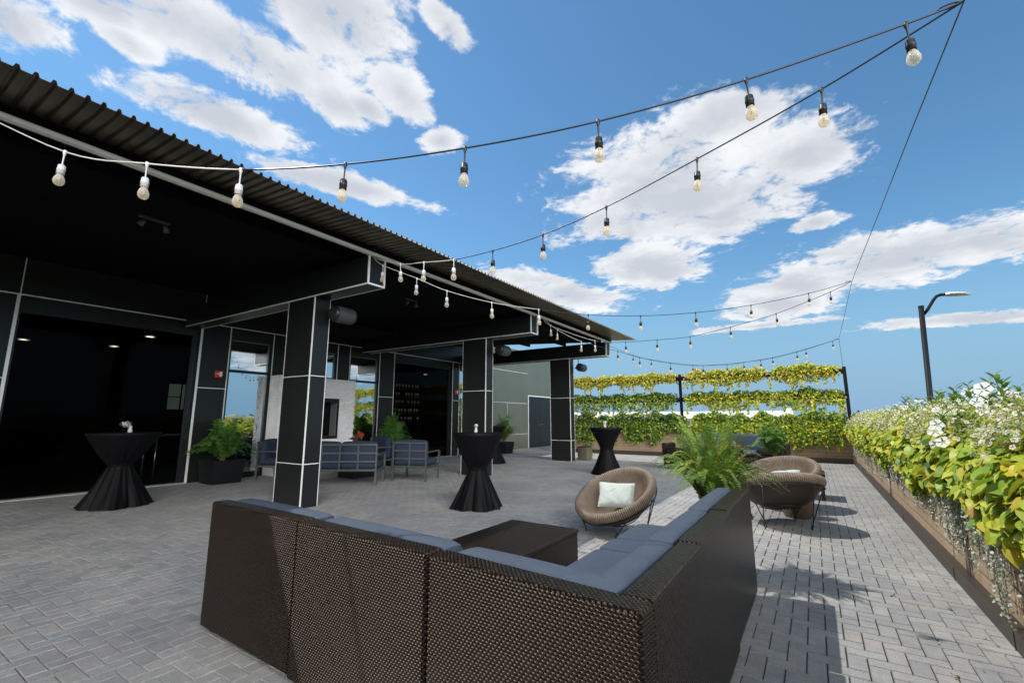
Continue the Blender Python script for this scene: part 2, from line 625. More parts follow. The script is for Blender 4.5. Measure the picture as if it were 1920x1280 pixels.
# instanced leaf/flower meshes merged into one mesh with per-leaf colour
def scatter(tmpl, pos, nrm, size, cols, name, mat, parent=None, up=None, fold=None):
    """tmpl: (verts Nx3 with +y tip, +z normal; faces list). pos Mx3, nrm Mx3 leaf normals"""
    tv = np.array(tmpl[0], float)
    M_ = len(pos)
    nv = len(tv)
    z = nrm / np.maximum(np.linalg.norm(nrm, axis=1, keepdims=True), 1e-6)
    if up is None:
        up = RNG.normal(size=(M_, 3))
    y = up - (up * z).sum(1, keepdims=True) * z
    y /= np.maximum(np.linalg.norm(y, axis=1, keepdims=True), 1e-6)
    x = np.cross(y, z)
    s = np.asarray(size).reshape(-1, 1, 1)
    V = (tv[None, :, 0, None] * x[:, None, :] + tv[None, :, 1, None] * y[:, None, :] + tv[None, :, 2, None] * z[:, None, :]) * s + pos[:, None, :]
    V = V.reshape(-1, 3)
    loops = np.concatenate([np.array(f) for f in tmpl[1]])
    tot = np.array([len(f) for f in tmpl[1]])
    L = (loops[None, :] + (np.arange(M_) * nv)[:, None]).ravel()
    T = np.tile(tot, M_)
    S = np.concatenate([[0], np.cumsum(T)[:-1]])
    me = bpy.data.meshes.new(name)
    me.vertices.add(len(V))
    me.vertices.foreach_set('co', V.ravel())
    me.loops.add(len(L))
    me.loops.foreach_set('vertex_index', L.astype(np.int32))
    me.polygons.add(len(T))
    me.polygons.foreach_set('loop_start', S.astype(np.int32))
    me.polygons.foreach_set('loop_total', T.astype(np.int32))
    me.polygons.foreach_set('use_smooth', np.zeros(len(T), dtype=bool))
    me.update(calc_edges=True)
    ca = me.color_attributes.new('Col', 'FLOAT_COLOR', 'POINT')
    cc = np.ones((len(V), 4))
    cc[:, :3] = np.repeat(cols, nv, axis=0)
    ca.data.foreach_set('color', cc.ravel())
    me.materials.append(MATS[mat])
    o = bpy.data.objects.new(name, me)
    COL.objects.link(o)
    if parent is not None:
        o.parent = parent
    return o


HEART = ([(0, 0, 0), (-.20, -.13, .03), (-.40, -.06, .07), (-.50, .18, .10), (-.42, .48, .08), (-.20, .80, .0), (0, 1.05, -.14),
          (.20, .80, .0), (.42, .48, .08), (.50, .18, .10), (.40, -.06, .07), (.20, -.13, .03), (0, .30, -.01), (0, .66, -.04)],
         [(0, 12, 3, 2, 1), (12, 13, 4, 3), (13, 6, 5, 4), (0, 11, 10, 9, 12), (12, 9, 8, 13), (13, 8, 7, 6)])
OVAL = ([(0, 0, 0), (-.22, .35, .05), (-.16, .75, .03), (0, 1, -.06), (.16, .75, .03), (.22, .35, .05), (0, .5, -.03)],
        [(0, 6, 2, 1), (6, 3, 2), (0, 5, 4, 6), (6, 4, 3)])
BLADE = ([(0, 0, 0), (-.06, .3, .02), (-.04, .7, 0), (0, 1, -.12), (.04, .7, 0), (.06, .3, .02)], [(0, 5, 1), (1, 5, 4, 2), (2, 4, 3)])
ROUND = ([(0, 0, 0)] + [(cos(a) * .5, .5 + sin(a) * .5, .06) for a in np.linspace(-pi / 2 + .3, 1.5 * pi - .3, 6)], [(0, 1, 2, 3, 4, 5, 6)])


def flower_tmpl(n=5):
    vs = [(0, 0, -.12)]
    fs = []
    for k in range(n):
        a = 2 * pi * k / n
        w = 2 * pi / n * .46
        o = len(vs)
        for (r, da, z) in ((.18, -w * .5, .0), (.42, -w, .08), (.5, 0, .03), (.42, w, .08), (.18, w * .5, .0)):
            vs.append((r * cos(a + da), r * sin(a + da), z))
        fs.append((0, o, o + 1, o + 2, o + 3, o + 4))
    return (vs, fs)


FLOWER = flower_tmpl()


def pick(cols, n, var=.2):
    c = np.array(cols)[RNG.integers(0, len(cols), n)]
    return c * (1 + RNG.uniform(-var, var, (n, 1)))


LIME = [(.42, .50, .035), (.50, .55, .045), (.34, .45, .035), (.54, .52, .05), (.24, .38, .03)]
YELLOW = [(.60, .50, .04), (.52, .47, .05), (.40, .40, .04), (.50, .33, .06), (.36, .40, .05)]
MIDGREEN = [(.10, .20, .03), (.14, .26, .04), (.18, .30, .04), (.08, .15, .03)]
DARKGREEN = [(.035, .085, .022), (.05, .11, .03), (.07, .13, .03)]
FERN_LIT = [(.20, .32, .04), (.28, .38, .05), (.13, .24, .035), (.34, .40, .06)]
FERN_SH = [(.07, .20, .035), (.10, .26, .045), (.14, .32, .05)]

# ------------------------------------------------------------------ setting
g = MB()
g.add([(-2500, -2500, 0), (2500, -2500, 0), (2500, 2500, 0), (-2500, 2500, 0)], [(0, 1, 2, 3)])
tag(g.build('ground', 'grass', loc=(0, 0, -6)), kind='structure')
s_ = MB()
s_.box(-18.2, 1.75, -6, 26, -6.2, -.012)
tag(s_.build('terrace_slab', 'slab_grey'), kind='structure')


def pavers():
    Wd = .0915
    g_ = .0022
    bev = .0035
    vs = []
    cols = []
    x0, x1, y0, y1 = -10.95, .86, -1.4, 25.0
    ni = int((x1 - x0) / Wd) + 6
    nj = int((y1 - y0) / Wd) + 6
    rects = []
    for i in range(-2, ni):
        for j in range(-2, nj):
            k = (i + j) % 4
            if k == 0:
                rects.append((i, j, 2, 1))
            elif k == 2:
                rects.append((i, j, 1, 2))
    R = np.array(rects, float)
    n = len(R)
    ax0 = x0 + R[:, 0] * Wd + g_
    ay0 = y0 + R[:, 1] * Wd + g_
    ax1 = x0 + (R[:, 0] + R[:, 2]) * Wd - g_
    ay1 = y0 + (R[:, 1] + R[:, 3]) * Wd - g_
    z = RNG.uniform(-.0016, .0, n)
    tz = RNG.normal(0, .00035, (n, 4))
    V = np.zeros((n, 8, 3))
    for k, (a, b_) in enumerate(((0, 0), (1, 0), (1, 1), (0, 1))):
        xx = ax1 if a else ax0
        yy = ay1 if b_ else ay0
        V[:, k] = np.stack([xx, yy, np.full(n, -.010)], 1)
        V[:, k + 4] = np.stack([xx + (-bev if a else bev), yy + (-bev if b_ else bev), z + tz[:, k]], 1)
    F_ = np.array([(4, 5, 6, 7), (0, 1, 5, 4), (1, 2, 6, 5), (2, 3, 7, 6), (3, 0, 4, 7)])
    FF = (F_[None] + (np.arange(n) * 8)[:, None, None]).reshape(-1, 4)
    me = bpy.data.meshes.new('patio_paving')
    me.vertices.add(n * 8)
    me.vertices.foreach_set('co', V.ravel())
    me.loops.add(FF.size)
    me.loops.foreach_set('vertex_index', FF.ravel().astype(np.int32))
    me.polygons.add(len(FF))
    me.polygons.foreach_set('loop_start', (np.arange(len(FF)) * 4).astype(np.int32))
    me.polygons.foreach_set('loop_total', np.full(len(FF), 4, np.int32))
    me.polygons.foreach_set('use_smooth', np.zeros(len(FF), dtype=bool))
    me.update(calc_edges=True)
    base = 1.08 * np.array([(.295, .295, .292), (.305, .302, .298), (.285, .286, .286), (.302, .292, .285), (.290, .296, .290), (.275, .277, .282)])
    c = base[RNG.integers(0, 6, n)] * RNG.uniform(.93, 1.07, (n, 1))
    cc = np.ones((n * 8, 4))
    cc[:, :3] = np.repeat(c, 8, axis=0)
    ca = me.color_attributes.new('Col', 'FLOAT_COLOR', 'POINT')
    ca.data.foreach_set('color', cc.ravel())
    me.materials.append(MATS['paver'])
    o = bpy.data.objects.new('patio_paving', me)
    COL.objects.link(o)
    tag(o, kind='structure')


pavers()

# ------------------------------------------------------------------ building
B = thing('building', 'black metal clad building with a deep corrugated canopy over the terrace', 'building')
WX = -10.8
openings = [(1.70, 4.43, 0, 3.30), (5.03, 6.00, .05, 3.22), (6.42, 7.81, .05, 3.22), (8.23, 9.28, .05, 3.22), (9.88, 12.64, 0, 3.30), (13.03, 14.2, .05, 3.22)]
w = MB()
yprev = -5.0
for (a, b_, z0, z1) in openings:
    w.box(-11.0, WX, yprev, a, -.02, 3.30)
    if z0 > 0:
        w.box(-11.0, WX, a, b_, -.02, z0)
    if z1 < 3.3:
        w.box(-11.0, WX, a, b_, z1, 3.30)
    yprev = b_
w.box(-11.0, WX, yprev, 14.6, -.02, 3.30)
w.box(-11.0, WX, -5, 14.6, 3.301, 4.30)
w.build('cladding_wall', 'panel_metal', B)
w = MB()
w.box(-11.0, WX, 14.6, 17.9, -.02, 4.30)
w.box(-11.0, WX, 20.08, 22.4, -.02, 4.30)
w.box(-11.0, WX, 17.9, 20.08, 2.34, 4.30)
tag(w.build('metal_sheet_wall', 'panel_sheen', B), 'brushed metal wall section beside the double door')
t = MB()
tw = .011


def vline(y, z0, z1, wdt=tw, x=WX):
    t.box(x - .004, x + .004, y - wdt, y + wdt, z0, z1)


def hline(y0, y1, z, wdt=tw, x=WX):
    t.box(x - .004, x + .005, y0, y1, z - wdt, z + wdt)


hline(-5, 14.6, 3.31)
for y in (-1.2, 1.69, 4.44, 5.02, 6.01, 6.41, 7.82, 8.22, 9.29, 9.87, 12.65, 13.02, 14.21):
    vline(y, 0, 3.298, tw if y not in (1.69, 4.44) else .022)
for y in (1.7, 4.45, 9.88, 14.6):
    vline(y, 3.322, 3.93, .007)
for (a, b_) in ((-5, 1.67), (4.46, 5.01), (6.02, 6.40), (7.83, 8.21), (9.30, 9.86), (12.66, 13.01)):
    hline(a, b_, 1.93, .008)
for (a, b_) in ((14.23, 17.85), (20.12, 22.38)):
    hline(a, b_, 1.96, .008)
    hline(a, b_, .63, .008)
    hline(a, b_, 3.31, .008)
vline(16.2, .64, 1.95, .004)
t.build('joint_trim', 'light_trim', B)
for (a, b_) in ((1.70, 4.43), (9.88, 12.64)):
    t = MB()
    t.box(-10.99, -10.73, a, b_, -.02, .015)
    t.build('threshold_strip', 'threshold', B)

# windows
for i, (a, b_, z0, z1) in enumerate([openings[1], openings[2], openings[3], openings[5]]):
    f = MB()
    xf = -10.87
    fw = .05
    f.box(xf - .04, xf + .04, a, a + fw, z0, z1)
    f.box(xf - .04, xf + .04, b_ - .07, b_, z0, z1)
    f.box(xf - .04, xf + .04, a + fw, b_ - .07, z0, z0 + .06)
    f.box(xf - .04, xf + .04, a + fw, b_ - .07, 3.03, z1)
    f.box(xf - .04, xf + .04, a + fw, b_ - .07, 2.31, 2.37)
    fo = f.build('window', 'black_frame', B)
    for (p0, p1) in ((z0 + .06, 2.31), (2.37, 3.03)):
        q = MB()
        q.box(xf - .01, xf + .006, a + fw - .005, b_ - .065, p0 - .004, p1 + .004)
        q.build('pane', 'mirror_glass', fo)
# door surrounds: dark head with a sliding glass leaf parked at the right of each opening
for (a, b_) in ((1.70, 4.43), (9.88, 12.64)):
    f = MB()
    f.box(-10.96, -10.86, a, b_, 3.02, 3.296)
    f.box(-10.96, -10.86, b_ - .10, b_ - .002, .016, 3.018)
    f.box(-10.96, -10.86, a + .002, a + .05, .016, 3.018)
    f.box(-10.93, -10.89, b_ - .13, b_ - .10, .016, 3.018)
    fo = f.build('sliding_door', 'black_frame', B)
    q = MB()
    q.box(-10.915, -10.905, a + .05, b_ - .13, .016, 3.018)
    q.build('pane', 'door_glass', fo)
# far double door
f = MB()
f.box(-10.86, -10.79, 17.9, 17.95, 0, 2.34)
f.box(-10.86, -10.79, 20.03, 20.08, 0, 2.34)
f.box(-10.86, -10.79, 17.95, 20.03, 2.29, 2.34)
f.build('door_frame', 'light_trim', B)
for k, (a, b_) in enumerate(((17.955, 18.985), (18.995, 20.025))):
    q = MB()
    q.box(-10.86, -10.81, a, b_, .012, 2.285, .004)
    d_ = q.build('door', 'panel_metal', B)
    h = MB()
    yy = b_ - .10 if k == 0 else a + .10
    h.tube([(-10.81, yy, 1.02), (-10.76, yy, 1.02), (-10.76, yy + (-.12 if k == 0 else .12), 1.02)], .012, 8)
    h.build('handle', 'steel', d_)

# interior room
q = MB()
q.box(-18.2, -18.0, -5, 6.6, 0, 3.4)
q.box(-18.2, -18.0, 7.4, 22.3, 0, 3.4)
q.box(-18.2, -18.0, 6.6, 7.4, 0, 1.60)
q.box(-18.2, -18.0, 6.6, 7.4, 2.45, 3.4)
q.box(-18.0, -11.0, -5.2, -5.0, 0, 3.4)
q.box(-18.0, -11.0, 22.3, 22.4, 0, 3.4)
q.box(-18.0, -11.0, 8.3, 8.4, 0, 3.4)
q.build('interior_wall', 'interior_dark', B)
q = MB()
q.box(-18.12, -18.10, 6.6, 7.4, 1.6, 2.45)
q.build('pane', 'dimming_glass', B)  # dark pane added to dim the sky seen through the back window
q = MB()
q.box(-18.09, -18.06, 6.98, 7.02, 1.6, 2.45)
q.box(-18.09, -18.06, 6.6, 6.979, 2.0, 2.03)
q.build('window_bar', 'black_frame', B)
q = MB()
q.box(-18.2, -11.0, -5.2, 22.4, 3.4, 3.5)
q.build('interior_ceiling', 'interior_dark', B)
q = MB()
q.box(-18.0, -11.0, -5.0, 22.3, -.05, .012)
q.build('interior_floor', 'interior_floor', B)
q = MB()
q.box(-18.4, -11.0, -5.3, 22.5, 4.18, 4.32)
q.build('flat_roof', 'black_metal', B)


# canopy: corrugated deck sloping down from the wall, with purlins
def deckz(x):
    return 4.13 + (x + 10.8) * (3.67 - 4.13) / 6.4


d_ = MB()
pit = .094
prof = [(0, 0), (.055, 0), (.066, .032), (.083, .032)]
y = -4.2
row = []
while y < 13.72:
    for (dy, dz) in prof:
        row.append((y + dy, dz))
    y += pit
xs = [-10.9, -7.5, -4.4]
vs = []
for lay in (0, .0025):
    for x in xs:
        for (yy, dz) in row:
            vs.append((x, yy, deckz(x) + dz + lay))
nr = len(row)
fs = []
for i in range(2):
    for k in range(nr - 1):
        a = i * nr + k
        fs.append((a, a + nr, a + nr + 1, a + 1))
        o = 3 * nr
        fs.append((a + o, a + o + 1, a + o + nr + 1, a + o + nr))
for k in range(nr - 1):
    fs.append((2 * nr + k, 5 * nr + k, 5 * nr + k + 1, 2 * nr + k + 1))
d_.add(vs, fs)
d_.build('canopy_deck', 'deck_metal', B)
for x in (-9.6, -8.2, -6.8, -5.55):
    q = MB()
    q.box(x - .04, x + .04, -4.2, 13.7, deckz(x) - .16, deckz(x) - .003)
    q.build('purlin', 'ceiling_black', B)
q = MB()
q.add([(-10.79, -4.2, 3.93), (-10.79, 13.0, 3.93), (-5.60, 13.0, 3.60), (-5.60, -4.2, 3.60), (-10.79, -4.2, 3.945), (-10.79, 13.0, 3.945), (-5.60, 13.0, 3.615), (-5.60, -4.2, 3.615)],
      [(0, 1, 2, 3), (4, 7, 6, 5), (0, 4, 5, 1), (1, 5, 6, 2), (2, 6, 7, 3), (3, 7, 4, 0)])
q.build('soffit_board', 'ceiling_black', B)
q = MB()
q.box(-5.13, -5.05, -4.2, 13.42, 3.585, 3.625, .008)
q.build('edge_bar', 'gutter_paint', B)
q = MB()
q.box(-5.22, -5.08, -4.2, 13.45, 3.628, 3.70)
q.build('edge_angle', 'ceiling_black', B)

# beams and columns
for i, yc in enumerate((4.26, 8.76, 13.22)):
    hw = .15
    b_ = MB()
    b_.box(-10.79, -5.12, yc - hw, yc + hw, 3.17, 3.582)
    bo = b_.build('beam', 'panel_metal', B)
    t = MB()
    e = .012
    t.box(-10.78, -5.10, yc - hw - .003, yc - hw + .010, 3.160, 3.180)
    t.box(-10.78, -5.10, yc + hw - .010, yc + hw + .003, 3.160, 3.180)
    t.box(-5.125, -5.10, yc - hw + .012, yc + hw - .012, 3.160, 3.184)
    t.box(-5.125, -5.10, yc - hw - .003, yc - hw + .018, 3.186, 3.580)
    t.box(-5.125, -5.10, yc + hw - .018, yc + hw + .003, 3.186, 3.580)
    t.build('beam_trim', 'light_trim', bo)
    c = MB()
    cx0, cx1, cy0, cy1 = -7.05, -6.35, yc - .14, yc + .14
    c.box(cx0, cx1, cy0, cy1, 0, 3.158)
    co = c.build('column', 'panel_metal', B)
    t = MB()
    for (xx, yy) in ((cx0, cy0), (cx1, cy0), (cx0, cy1), (cx1, cy1)):
        ww = .014 if (xx, yy) == (cx1, cy0) else .007
        t.box(xx - ww if xx > -7 else xx - .003, xx + .003 if xx > -7 else xx + ww,
              yy - .003 if yy < yc else yy - ww, yy + ww if yy < yc else yy + .003, .001, 3.157)
    for zz in (1.93, .62):
        t.box(cx0 + .02, cx1 - .02, cy0 - .002, cy0 + .01, zz - .006, zz + .006)
        t.box(cx1 - .01, cx1 + .002, cy0 + .02, cy1 - .02, zz - .006, zz + .006)
    t.build('column_trim', 'light_trim', co)

# speakers under the beams
for i, (yc, lab) in enumerate(((4.50, 'black speaker on the nearest canopy column'), (9.02, 'black speaker on the middle canopy column'),
                               (13.50, 'black speaker on the farthest canopy column'))):
    sp = thing('speaker', lab, 'speaker', (-6.12, yc - .02, 2.90), 0, 'speakers mounted at the column heads')
    q = MB()
    q.lathe([(.0, -.20), (.09, -.20), (.115, -.185), (.125, -.10), (.125, .10), (.115, .185), (.09, .20), (0, .20)], 20,
            M=Matrix.Rotation(radians(90), 3, 'X') @ Matrix.Rotation(0, 3, 'Z'))
    q.build('speaker_body', 'black_metal', sp)
    q = MB()
    q.lathe([(.128, -.15), (.130, 0), (.128, .15)], 20, M=Matrix.Rotation(radians(90), 3, 'X'))
    q.build('grille', 'grey_metal', sp)
    q = MB()
    q.box(-.22, -.10, -.04, .04, -.02, .02)
    q.tube([(-.11, 0, .0), (-.11, 0, .268)], .014)
    q.build('bracket', 'black_metal', sp)

# fire alarms (tiny red strobes on the cladding)
for (yc, lab) in ((4.84, 'red fire alarm strobe on the panel left of the first window'), (12.84, 'red fire alarm strobe on the panel by the far doorway')):
    fa = thing('fire_alarm', lab, 'fire alarm', (WX, yc, 2.24), 0, 'fire alarm strobes')
    q = MB()
    q.box(0, .045, -.075, .075, -.075, .075, .006)
    q.build('alarm_body', 'fire_red', fa)
    q = MB()
    q.box(.045, .06, .005, .06, -.05, .05, .006)
    q.build('strobe_lens', 'white_plastic', fa)
    tx = bpy.data.curves.new('alarm_lettering', 'FONT')
    tx.body = 'FIRE'
    tx.size = .045
    tx.extrude = .0006
    tx.align_x = 'CENTER'
    tx.align_y = 'CENTER'
    tx.materials.append(MATS['white_plastic'])
    tmp = bpy.data.objects.new('tmp', tx)
    COL.objects.link(tmp)
    tm_ = bpy.data.meshes.new_from_object(tmp)
    bpy.data.objects.remove(tmp)
    to = bpy.data.objects.new('alarm_lettering', tm_)
    COL.objects.link(to)
    to.parent = fa
    to.location = (.0462, -.035, 0)
    to.rotation_euler = (pi / 2, 0, pi / 2)

# fireplace of stacked white ledge stone standing against the wall
fp = thing('fireplace', 'white stacked stone fireplace standing between the windows', 'fireplace', (-10.6, 7.07, 0))
q = MB()
q.box(-.175, .17, -1.05, -.60, 0, 2.28)
q.box(-.175, .17, .60, 1.05, 0, 2.28)
q.box(-.175, .17, -.60, .60, 0, .78)
q.box(-.175, .17, -.60, .60, 1.80, 2.28)
q.build('fireplace_core', 'white_stone', fp)
q = MB()
z = 0.0
while z < 2.27:
    hgt = random.choice((.045, .055, .065, .075))
    hgt = min(hgt, 2.30 - z)
    yy = -1.07
    while yy < 1.05:
        ln_ = random.uniform(.12, .42)
        y2 = min(yy + ln_, 1.07)
        segs = [(yy, y2)]
        if z + hgt > .78 and z < 1.80:
            segs = []
            if yy < -.60:
                segs.append((yy, min(y2, -.60)))
            if y2 > .60:
                segs.append((max(yy, .60), y2))
        for (sa, sb) in segs:
            if sb - sa > .03:
                pr = random.uniform(.19, .228)
                ea = random.uniform(0, .014)
                q.box(.10, pr, sa - (ea if sa < -1.05 else -.002), sb + (ea if sb > 1.05 else -.002), z + .003, z + hgt - .003, .006)
        yy = y2
    for sd in (-1, 1):
        xx = -.19
        while xx < .09:
            x2 = min(xx + random.uniform(.1, .3), .10)
            pr = random.uniform(1.055, 1.085)
            a_, b_ = (-pr, -1.0) if sd < 0 else (1.0, pr)
            q.box(xx + .001, x2 - .001, a_, b_, z + .0015, z + hgt - .0015, .004)
            xx = x2
    z += hgt
q.build('ledge_stones', 'white_stone', fp)
q = MB()
q.box(.165, .185, -.60, -.55, .78, 1.80)
q.box(.165, .185, .55, .60, .78, 1.80)
q.box(.165, .185, -.55, .55, 1.70, 1.80)
q.box(.165, .185, -.55, .55, .78, .86)
q.box(-.18, -.16, -.6, .6, .78, 1.8)
q.build('firebox_frame', 'soot', fp)
q = MB()
q.box(.14, .146, -.55, .55, .86, 1.70)
q.build('firebox_glass', 'door_glass', fp)

# ceiling downlights inside, seen through the doorways
for (x, yy, lab) in ((-14.24, 4.66, 'small ceiling downlight inside, nearest to the doorway'), (-17.03, 4.74, 'ceiling downlight inside, middle of the first doorway'),
                     (-17.6, 2.98, 'ceiling downlight inside, far left of the first doorway'), (-15.5, 16.12, 'ceiling downlight seen through the second doorway')):
    dl = thing('ceiling_light', lab, 'light', (x, yy, 3.40), 0, 'ceiling lights inside the building')
    q = MB()
    q.lathe([(.13, -.004), (.13, -.03), (.10, -.03), (.10, -.006)], 20)
    q.build('light_trim_ring', 'white_plastic', dl)
    q = MB()
    q.lathe([(.10, -.012), (.001, -.012)], 20)
    q.build('light_lens', 'lamp_warm', dl)

# bar-height table and stools inside the first doorway
bt = thing('bar_table', 'steel legged bar table just inside the first doorway', 'table', (-11.95, 4.62, 0))
q = MB()
q.box(-.35, .35, -.50, .55, .92, .95, .006)
q.build('tabletop', 'steel', bt)
for sx_ in (-.3, .3):
    for sy_ in (-.45, .5):
        q = MB()
        q.tube([(sx_, sy_, 0), (sx_, sy_, .92)], .016)
        q.build('leg', 'steel', bt)
st0 = None
for (x, yy, lab) in ((-12.0, 3.75, 'dark bar stool at the left end of the steel bar table'), (-12.2, 5.45, 'dark bar stool at the right end of the steel bar table')):
    if st0 is None:
        st0 = thing('bar_stool', lab, 'stool', (x, yy, 0), 0, 'bar stools inside the doorway')
        q = MB()
        q.lathe([(.0, .70), (.18, .70), (.19, .725), (.18, .75), (0, .755)], 20)
        q.build('seat', 'grey_metal', st0)
        for k in range(4):
            a = pi / 4 + k * pi / 2
            q = MB()
            q.tube([(.12 * cos(a), .12 * sin(a), .70), (.21 * cos(a), .21 * sin(a), 0)], .014)
            q.build('leg', 'orange_wood', st0)
        q = MB()
        q.tube([(.18 * cos(k * pi / 8), .18 * sin(k * pi / 8), .28) for k in range(17)], .009, 6)
        q.build('footrest', 'steel', st0)
    else:
        c = copy_tree(st0)
        c.location = (x, yy, 0)
        c['label'] = lab

# shelf of glasses seen in the second doorway
sh = thing('glass_shelf', 'dark shelving with rows of glasses inside the second doorway', 'shelf', (-12.0, 11.45, 0))
for k in range(6):
    q = MB()
    q.box(-.14, .14, -.66, .78, 1.17 + k * .28, 1.19 + k * .28)
    q.build('shelf_board', 'interior_dark', sh)
for yy in (-.68, .79):
    q = MB()
    q.box(-.15, .15, yy - .012, yy + .012, .0, 2.95)
    q.build('side_panel', 'interior_dark', sh)
q = MB()
q.lathe([(.001, 0), (.032, .002), (.004, .010), (.004, .065), (.030, .085), (.036, .12), (.029, .16)], 12)
gl0 = None
for k in range(5):
    for j in range(9):
        if random.random() < .12:
            continue
        loc = (-11.93 + random.uniform(-.02, .03), 10.87 + j * .15 + random.uniform(-.02, .02), 1.191 + k * .28)
        if gl0 is None:
            gl0 = q.build('wine_glass', 'glass_glint', None, loc)
            c = gl0
        else:
            c = gl0.copy()
            COL.objects.link(c)
            c.location = loc
        tag(c, 'small stemmed glass standing on the %s board of the dark shelving' % ('lowest', 'second lowest', 'middle', 'second highest', 'topmost')[k], 'glass',
            'glasses on the %s shelf board' % ('lowest', 'second lowest', 'middle', 'second highest', 'topmost')[k])
MATS['glass_glint'].node_tree.nodes['Principled BSDF'].inputs['Emission Strength'].default_value = 0.0

# small fixtures on the canopy soffit
for (x, yy, lab) in ((-6.45, 2.0, 'small spotlight on the dark soffit near the left doorway'), (-6.6, 6.4, 'small spotlight on the dark soffit between the first two beams')):
    cs = thing('spotlight', lab, 'spotlight', (x, yy, 3.652), 0, 'soffit spotlights')
    q = MB()
    q.box(-.03, .03, -.16, .16, -.02, 0, .004)
    q.build('track', 'grey_metal', cs)
    for s2 in (-1, 1):
        q = MB()
        q.lathe([(.001, .04), (.025, .04), (.035, -.04), (.031, -.04), (.02, .03)], 14, c=(.02, s2 * .12, -.09),
                M=Matrix.Rotation(s2 * .5, 3, 'X') @ Matrix.Rotation(.5, 3, 'Y'))
        q.build('lamp_head', 'grey_metal', cs)

# ------------------------------------------------------------------ planter walls
def planter_wall(name, label, box, kerb, cap, parts_mat='tan_block'):
    o = thing(name, label, 'planter')
    q = MB()
    q.box(*box)
    q.build('block_wall', parts_mat, o)
    q = MB()
    q.box(*kerb, .004)
    q.build('base_kerb', 'kerb_metal', o)
    q = MB()
    q.box(*cap)
    q.build('soil_bed', 'soil', o)
    return o


pw = planter_wall('planter_wall', 'long tan block planter wall with dark base kerb along the right side',
                  (.90, 1.75, -1.5, 16.55, 0, .96), (.83, .899, -1.5, 16.5, 0, .105), (.93, 1.70, -1.4, 16.5, .955, 1.0))
for yy in (5.05, 9.4):
    q = MB()
    q.box(.868, .899, yy - .05, yy + .05, .38, .58, .006)
    q.tube([(.885, yy - .03, .11), (.885, yy - .03, .38)], .008, 6)
    q.tube([(.885, yy + .03, .11), (.885, yy + .03, .38)], .008, 6)
    q.build('outlet_box', 'drain_metal', pw)
q = MB()
for yy in (3.9, 5.25, 7.8, 10.6, 13.4):
    q.box(.8265, .8295, yy, yy + .008, .002, .103)
q.build('kerb_joint', 'black_metal', pw)
planter_wall('planter_wall', 'low tan block planter wall across the far end under the trellis',
             (-8.9, .89, 16.75, 17.5, 0, .96), (-8.9, .82, 16.68, 16.749, 0, .14), (-8.85, .85, 16.8, 17.45, .955, 1.0))
bx = thing('metal_box', 'small dark metal box at the foot of the farthest canopy column', 'box', (-6.22, 13.80, 0))
q = MB()
q.box(-.16, .16, -.22, .22, .02, .40, .006)
q.build('box_body', 'panel_sheen', bx)
q = MB()
q.box(-.165, .165, -.225, .225, .401, .42, .004)
q.build('lid', 'black_metal', bx)

# ------------------------------------------------------------------ trellis at the far end
tr = thing('trellis', 'black metal trellis with planting troughs at the far end', 'trellis', (-3.9, 16.95, 0))
for x in (4.78, 0, -4.7):
    q = MB()
    q.box(x - .045, x + .045, -.045, .045, 0, 2.84 if x < 1 else 2.83, .004)
    q.build('post', 'pole_black', tr)
for zz in (2.62, 1.88):
    for (a, b_) in ((.05, 4.73), (-4.65, -.05)):
        q = MB()
        q.box(a, b_, -.10, .10, zz, zz + .012)
        q.box(a, b_, -.10, -.09, zz + .0125, zz + .14)
        q.box(a, b_, .09, .10, zz + .0125, zz + .14)
        q.box(a, b_, -.088, .088, zz + .06, zz + .11)
        q.build('trough', 'pole_black', tr)


